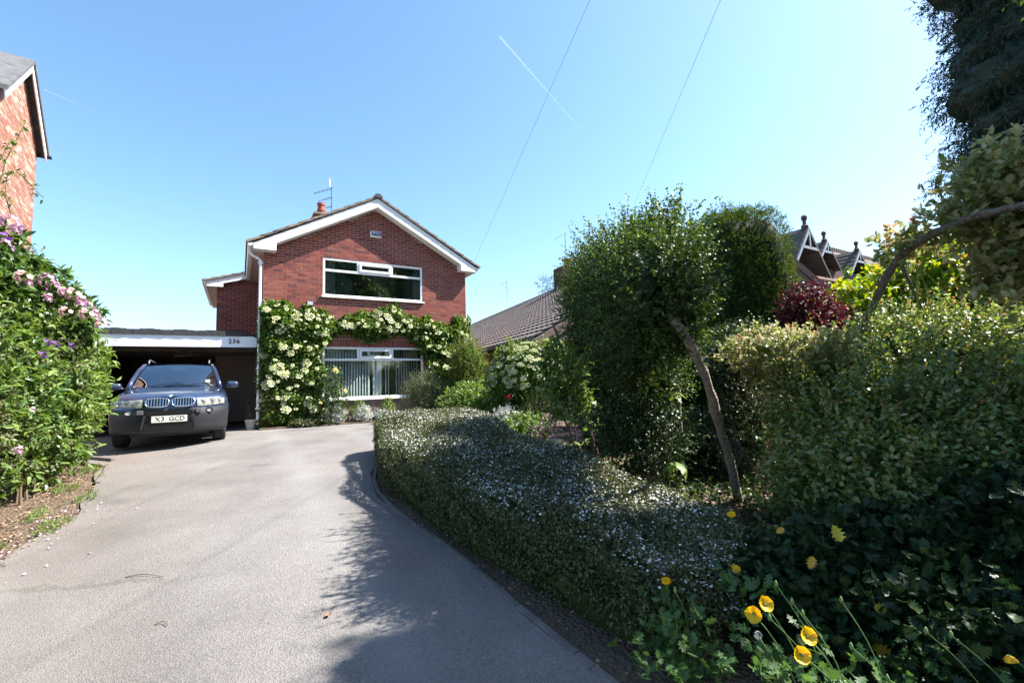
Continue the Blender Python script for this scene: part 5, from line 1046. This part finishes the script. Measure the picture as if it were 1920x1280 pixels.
# ---- neighbours
VIC = mat('victorian_brick', (.06, .028, .023), .9, noise=(16, .3)); SLATE = mat('brown_clay_tile', tint=[(.065,.055,.05),(.1,.085,.072),(.08,.066,.06)], rough=.9, objrand=True, noise=(9, .35)); BLUEW = mat('painted_timber', (.22, .27, .34), .6); TERR = mat('dark_terracotta', (.09, .05, .045), .9, noise=(8, .3))
vh = thing('victorian_house', 'dark brick victorian house with steep gabled dormers behind the yew', 'house', (0, 0, 0), YAW); vo = at(1486, 508, 19.0); vh.location = (vo[0], vo[1], .6); H0 = vo[2]-.6
def gable(u0, u1, v0, v1, zb, zt, par, front=True, win=True, rows=9):
    mid = (u0+u1)/2
    mb = MB(); mb.prism([(u0+.25, v0+.8, zb), (u1-.25, v0+.8, zb), (mid, v0+.8, zt-.3)], (0, v1-v0-.5, 0)); mb.build('gable_wall', VIC, par)
    for s in (0, 1):
        ue = u0-.1 if s == 0 else u1+.1; sl = math.hypot(mid-ue, zt-zb); rf = MB(); 
        for k in range(rows):
            a = k/rows; b = (k+1)/rows; p = lambda q, o: (ue+(mid-ue)*q, zb-.1+(zt-zb+.1)*q+o)
            (x0, z0), (x1, z1) = p(a, .06), p(b, .03); (x2, z2), (x3, z3) = p(b, -.03), p(a, -.0)
            o = MB().prism([(x0, v0, z0), (x1, v0, z1), (x2, v0, z2), (x3, v0, z3)], (0, v1-v0, 0)).build('tile_course', SLATE, par)
        bb = MB(); w = .13; bb.prism([(ue, v0-.03, zb-.1), (mid, v0-.03, zt), (mid, v0-.03, zt-w*1.7), (ue+(w if s == 0 else -w), v0-.03, zb-.1)], (0, .03, 0)); bb.build('bargeboard', BLUEW if s == 0 else mat('shaded_timber', (.035, .03, .03), .8), par)  # the right-hand board's shade is put into its darker colour
    hgt = zt-zb; tb = MB(); hb = (u1-u0)*.2; tb.bar((mid-hb, v0-.01, zb+hgt*.56), (mid+hb, v0-.01, zb+hgt*.56), .04, .12); tb.bar((mid, v0-.01, zb+hgt*.56), (mid, v0-.01, zt-.15), .09, .04); tb.build('tie_beam', BLUEW, par)
    fi = MB(); fi.lathe([(.14, 0), (.16, .15), (.09, .22), (.07, .38), (.12, .46), (.13, .58), (.06, .66)], 8, (mid, v0+.15, zt-.05)); fi.build('finial', TERR, par)
    if win:
        wf = MB(); a, b, c, d = mid-.62, mid-.02, zb+.08, zb+hgt*.55-.1; f = .07
        wf.box(a, b, v0+.7, v0+.78, c, c+f); wf.box(a, b, v0+.7, v0+.78, d-f, d); wf.box(a, a+f, v0+.7, v0+.78, c+f, d-f); wf.box(b-f, b, v0+.7, v0+.78, c+f, d-f); wo_ = wf.build('window', WHITE, par)
        g = MB(); g.add([(a, v0+.74, c), (b, v0+.74, c), (b, v0+.74, d), (a, v0+.74, d)], [(0, 1, 2, 3)]); g.build('pane', GLASS_U, wo_)
        sh_ = MB(); sh_.bar((a, v0+.7, (c+d)/2), (a-.1, v0+.25, (c+d)/2), .05, d-c); sh_.build('open_casement', BLUEW, wo_)
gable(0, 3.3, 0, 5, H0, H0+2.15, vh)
mb = MB(); mb.box(.15, 3.15, .3, 6, 0, H0); mb.build('wall', VIC, vh); mb = MB(); mb.box(-.05, 3.4, -.1, .35, H0-.16, H0-.06); mb.build('cornice', mat('stone_ledge', (.3, .24, .2), .9), vh)
mb = MB(); mb.box(-6, .15, 3.0, 9, 0, H0-.3); mb.box(3.15, 24, 2.9, 9, 0, H0+.8); mb.build('wing_wall', VIC, vh)
wl = MB(); wl.box(.75, 1.55, .27, .3, H0-2.0, H0-.75); wo_ = wl.build('window', WHITE, vh); g = MB(); g.box(.84, 1.46, .26, .268, H0-1.9, H0-.85); g.build('pane', GLASS_U, wo_)
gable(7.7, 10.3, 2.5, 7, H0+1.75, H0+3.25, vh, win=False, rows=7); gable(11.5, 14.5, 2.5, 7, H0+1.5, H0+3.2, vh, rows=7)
mb = MB(); mb.box(8.0, 16, 2.8, 9, 0, H0+1.75); mb.build('wing_wall', VIC, vh)
for k in range(8):
    a = k/8; mb = MB(); z0 = H0+1.0+3.0*a; mb.prism([(5.0, 2.7+2.2*a, z0+.05), (25, 2.7+2.2*a, z0+.05), (25, 2.7+2.2*(a+.14), z0+.42), (5.0, 2.7+2.2*(a+.14), z0+.42)], (0, 0, .04)); mb.build('tile_course', SLATE, vh)
for k in range(56):
    u = 8.2+k*.3; mb = MB(); mb.box(u, u+.2, 4.85, 5.0, H0+4.02, H0+4.3); mb.build('ridge_crest', TERR, vh)
# bungalow
BY = math.radians(22.8); bu = np.array([math.cos(BY), math.sin(BY), 0]); bv = np.array([-math.sin(BY), math.cos(BY), 0]); r0 = np.array([7.35, 14.1, 6.72])
bgl = thing('tiled_bungalow', 'bungalow with brown tiled roof between the brick house and the evergreen', 'house', (r0[0], r0[1], .6), BY); zr = r0[2]-.6; ze = zr-4.05
LT_ = mat('bungalow_tile', tint=[(.13,.1,.085),(.18,.14,.12),(.155,.12,.105),(.21,.165,.14)], rough=.95, noise=(3, .3)); rows, cols = 24, 92; V = []; T = []; q_ = []
for s in (-1, 1):
    for i in range(rows):
        for j in range(cols):
            a = i/rows; b = (i+1.12)/rows; u0, u1 = s*(7.4*(1-a)), s*(7.4*(1-min(b, 1))); z0, z1 = ze+4.05*a+.045, ze+4.05*min(b, 1)+.01; y0, y1 = j*.3+.0, j*.3+.285; k = len(V)
            V += [(u0, y0, z0), (u0, y1, z0), (u1, y1, z1), (u1, y0, z1), (u0, y0, z0-.045), (u0, y1, z0-.045), (u0, (y0+y1)/2, z0+.035), (u1, (y0+y1)/2, z1+.03)]; T += [(k, k+6, k+7, k+3), (k+6, k+1, k+2, k+7), (k, k+4, k+5, k+1)]; q_ += [random.random()]*8
rp = link('roof', MB().prism([(-7.45, -.05, ze-.06), (0, -.05, zr-.02), (7.45, -.05, ze-.06)], (0, 27.6, 0)).mesh('roof'), LT_, bgl); stuff(link('roof_tiles', np_mesh('roof_tiles', np.array(V), np.array(T), q_), LT_, rp))
for k in range(60):
    mb = MB(); mb.prism([(.12*math.cos(a), k*.46, zr+.0+.1*math.sin(a)) for a in np.linspace(0, math.pi, 7)], (0, .45, 0)); mb.build('ridge_tile', RIDGE, rp)
mb = MB(); mb.box(-6.9, 6.9, .4, 27, 0, ze-.1); mb.build('wall', VIC, bgl)
for s in (-1, 1): mb = MB(); mb.prism([(s*7.5, -.09, ze-.1), (0, -.09, zr+.03), (0, -.09, zr-.25), (s*7.5, -.09, ze-.36)], (0, .03, 0)); mb.build('bargeboard', mat('brown_timber', (.16, .1, .08), .7), bgl)
mb = MB(); mb.box(-.5, .5, 10.6, 11.6, zr-1, zr+.95); mb.build('chimney', VIC, bgl); mb = MB(); mb.lathe([(.2, 0), (.17, .42), (.3, .44), (.3, .5), (.1, .56)], 10, (.1, 11.1, zr+.95)); mb.build('chimney_pot', mat('terracotta'), bgl)
p = at(1061, 482, 24.0); aerial('single boom television aerial on the bungalow chimney', p, 1.35, YAW, 1, .75); p = at(951, 565, 31); aerial('television aerial on the bungalow ridge nearest the brick house', p, 1.4, YAW, 3, .55)
# tall old brick house at the left edge
LA = math.radians(35); lbv = np.array([-math.sin(LA), math.cos(LA), 0]); E_ = 11.0; pe = np.array([-1.078*E_, E_, 0])
old = thing('old_brick_house', 'tall old mottled brick house with white bargeboards at the left edge', 'house', (pe[0], pe[1], .6), LA)   # local x: away from the wall face to the right, y: along the wall
OLD = mat('mottled_brick', tint=[(.26,.1,.065),(.3,.13,.085),(.23,.085,.055),(.34,.2,.15),(.28,.115,.075),(.36,.22,.16),(.25,.1,.07),(.44,.34,.27),(.27,.11,.07)], rough=.9, noise=(20, .25), bump=(60, .4, .004)); zE = 1.6+.572*E_-.6; GW, GH = 2.95, 1.35
mb = MB(); mb.prism([(-.01, 0, 0), (-.01, -GW, 0), (-.01, -GW, zE), (-.01, -GW/2, zE+GH), (-.01, 0, zE)], (-6, 0, 0)); mb.build('wall', mat('old_mortar', (.28, .2, .16), .95, noise=(10, .2)), old)
brs = MB(); z = 2.6; k = 0
while z < zE+GH-.1:
    y = -GW-(.115 if k % 2 else 0)
    while y < -.02:
        a, b = max(y, -GW), min(y+.22, 0); lim = zE+GH-abs((a+b)/2+GW/2)/(GW/2)*GH
        if z+.07 < lim and b-a > .04: brs.tv = random.random(); brs.box(-.02, random.uniform(-.003, .004), a, b-.006, z, z+.068)
        y += .23
    z += .078; k += 1
stuff(brs.build('brickwork', OLD, old))
for (y0, z0, y1, z1) in ((.12, zE-.16, -GW/2, zE+GH+.02), (-GW-.12, zE-.16, -GW/2, zE+GH+.02)):
    mb = MB(); mb.prism([(.14, y0, z0), (.14, y1, z1), (.14, y1, z1-.2), (.14, y0+(-.06 if y0 > -1 else .06), z0-.16)], (.025, 0, 0)); mb.build('bargeboard', WHITE, old)
    mb = MB(); mb.prism([(-6, y0, z0+.0), (-6, y1, z1), (-6, y1, z1+.1), (-6, y0, z0+.1)], (6.2, 0, 0)); mb.build('roof_slope', mat('old_slate', (.1, .1, .105), .8, noise=(7, .35)), old)
mb = MB(); mb.prism([(-6, .1+.055*math.cos(a), zE-.17+.07*math.sin(a)) for a in np.linspace(math.pi, 2*math.pi, 7)], (6.25, 0, 0)); mb.build('gutter', BLACK, old)

tw = MAT = None
for lab, px, py, y, L_ in (('thin dead twig on the drive near the left verge', 275, 1037, 3.75, .32), ('short dead twig alone on the sunny drive', 305, 1142, 3.1, .1)):
    p = at(px, py, y); o = thing('fallen_twig', lab, 'twig', (p[0], p[1], float(gz(p[0], p[1]))+.008)); mb = MB(); limb(mb, [(-L_/2, 0, .002), (-L_*.1, .02, .012), (L_/2, -.02, .003)], .004, .002, 5); mb.build('twig', TWIG, o)
# ---- pots, wires, contrails, litter
pt = thing('potted_plant', 'wispy plant in a pale pot by the carport downpipe', 'potted plant', hw(-.22, .0, 0), YAW); mb = MB(); mb.lathe([(.095, 0), (.12, .2), (.135, .21), (.135, .25), (.12, .25), (.11, .22)], 16); mb.build('pot', mat('pot_stone', (.42, .4, .36), .8, noise=(8, .2)), pt)
P = rng.normal(size=(60, 3))*[.06, .06, .02]+[0, 0, .26]; stuff(fol_obj('foliage', [shoots(P, np.tile([0, 0, 1.], (60, 1)), 7, .45, .03, D3, .35, .5)], LM_PRIVET, pt))
WIRE = mat('black_cable', (.03, .03, .032), .6)
def wire(label, a, b, sag, r=.006):
    o = thing('overhead_cable', label, 'cable', tuple(a)); d = b-a; mb = MB(); mb.tube([d*t-np.array([0, 0, 4*sag*t*(1-t)]) for t in np.linspace(0, 1, 24)], r, 5); mb.build('cable', WIRE, o)
a = hw(5.95, -.05, 4.75); b = at(1107, -2, 6.0); wire('overhead cable running from the brick house eaves up and over the drive', a, a+(b-a)*2.2, .0, .0026)
a = at(1172, 425, 20); b = at(1352, -2, 6.0); wire('overhead cable rising from behind the evergreen shrub', a, a+(b-a)*1.5, .0, .003)
CT = mat('contrail_ice', (.9, .9, .9), 1.0)
def contrail(label, p0, p1, w0, w1):
    a, b = at(*p0, 3000.), at(*p1, 3000.); o = thing('contrail', label, 'contrail', tuple(a)); mb = MB(); d = b-a; mb.tube([d*t for t in np.linspace(0, 1, 30)], [w0+(w1-w0)*t for t in np.linspace(0, 1, 30)], 8); c = mb.build('trail', None, o)
    m = MATS.get('contrail')
    if m is None:
        m = bpy.data.materials.new('contrail'); MATS['contrail'] = m; m.use_nodes = True; t = m.node_tree; t.nodes.clear(); ou = t.nodes.new('ShaderNodeOutputMaterial'); vo_ = t.nodes.new('ShaderNodeVolumePrincipled'); vo_.inputs['Density'].default_value = .022; vo_.inputs['Color'].default_value = (1, 1, 1, 1); t.links.new(vo_.outputs[0], ou.inputs['Volume'])
    c.data.materials.append(m); return o
contrail('white aeroplane contrail crossing the middle of the sky', (936, 68), (1095, 250), 6.5, 2.0); contrail('faint contrail beside the old brick house', (82, 168), (185, 213), 3.0, 1.)
lt_ = thing('fallen_leaf', 'curled orange brown leaf lying alone on the sunny drive', 'leaf', (0, 0, 0)); p = at(607, 1135, 3.13); lt_.location = (p[0], p[1], float(gz(p[0], p[1]))+.008); v, f, q = inst(T_oval(.8, .25, -.3), np.zeros((1, 3)), np.array([[1, .3, .2]]), np.array([[0, 0, 1.]]), np.array([.055]), np.array([.5])); link('blade', np_mesh('blade', v, f, q), mat('dead_leaf', (.34, .16, .07), .8), lt_)
def litter(name, label, n, area, L, m, T=D7):
    P = []
    while len(P) < n:
        y = random.uniform(*area[1]); x = random.uniform(*area[0](y)); P.append((x, y, float(gz(x, y))+.012))
    P = np.array(P); nn = unit(rng.normal(size=(n, 3))*.35+[0, 0, 1]); o = fol_obj(name, [inst(T, P, unit(np.cross(nn, rdir(n))), nn, L*rng.uniform(.5, 1.4, n), rng.uniform(0, 1, n))], m, None); stuff(o); tag(o, label, 'litter'); return o
LIT = mat('litter', tint=[(.2,.12,.07),(.3,.2,.12),(.12,.07,.04),(.36,.28,.18)], rough=.9)
edge = lambda y: float(np.interp(y, LY, LX))
litter('leaf_litter', 'brown leaf litter and chips on the bare verge under the left hedge', 900, (lambda y: (edge(y)-.75, edge(y)+.12*random.random()), (3.4, 7.4)), .03, LIT)
litter('fallen_petals', 'pale fallen petals scattered on the left edge of the drive', 130, (lambda y: (edge(y)-.3, edge(y)+.9*random.random()**2), (3.2, 5.6)), .022, mat('petal_litter', tint=[(.5,.38,.5),(.4,.28,.5),(.6,.5,.5)], rough=.7), T_flower(5))
litter('kerb_litter', 'dead leaves and crumbs along the shaded kerb', 260, (lambda y: (float(np.interp(y, RY, RX))-.16*random.random()**2, float(np.interp(y, RY, RX))+.4), (2.2, 6.5)), .026, LIT)
n = 1500; Y = rng.uniform(3.3, 7.4, n); X = np.interp(Y, LY, LX)-rng.uniform(-.1, .5, n); kp = (np.sin(X*7+Y*4)*np.sin(Y*5.5-X*2)) > .25; P = np.column_stack([X, Y, gz(X, Y)])[kp]
gr = fol_obj('verge_grass', [shoots(P, np.tile([0, 0, 1.], (len(P), 1)), 4, .03, .05, NEED, .4, .8)], LM_BRIGHT, None); stuff(gr); tag(gr, 'sparse grass tufts on the bare verge', 'grass')
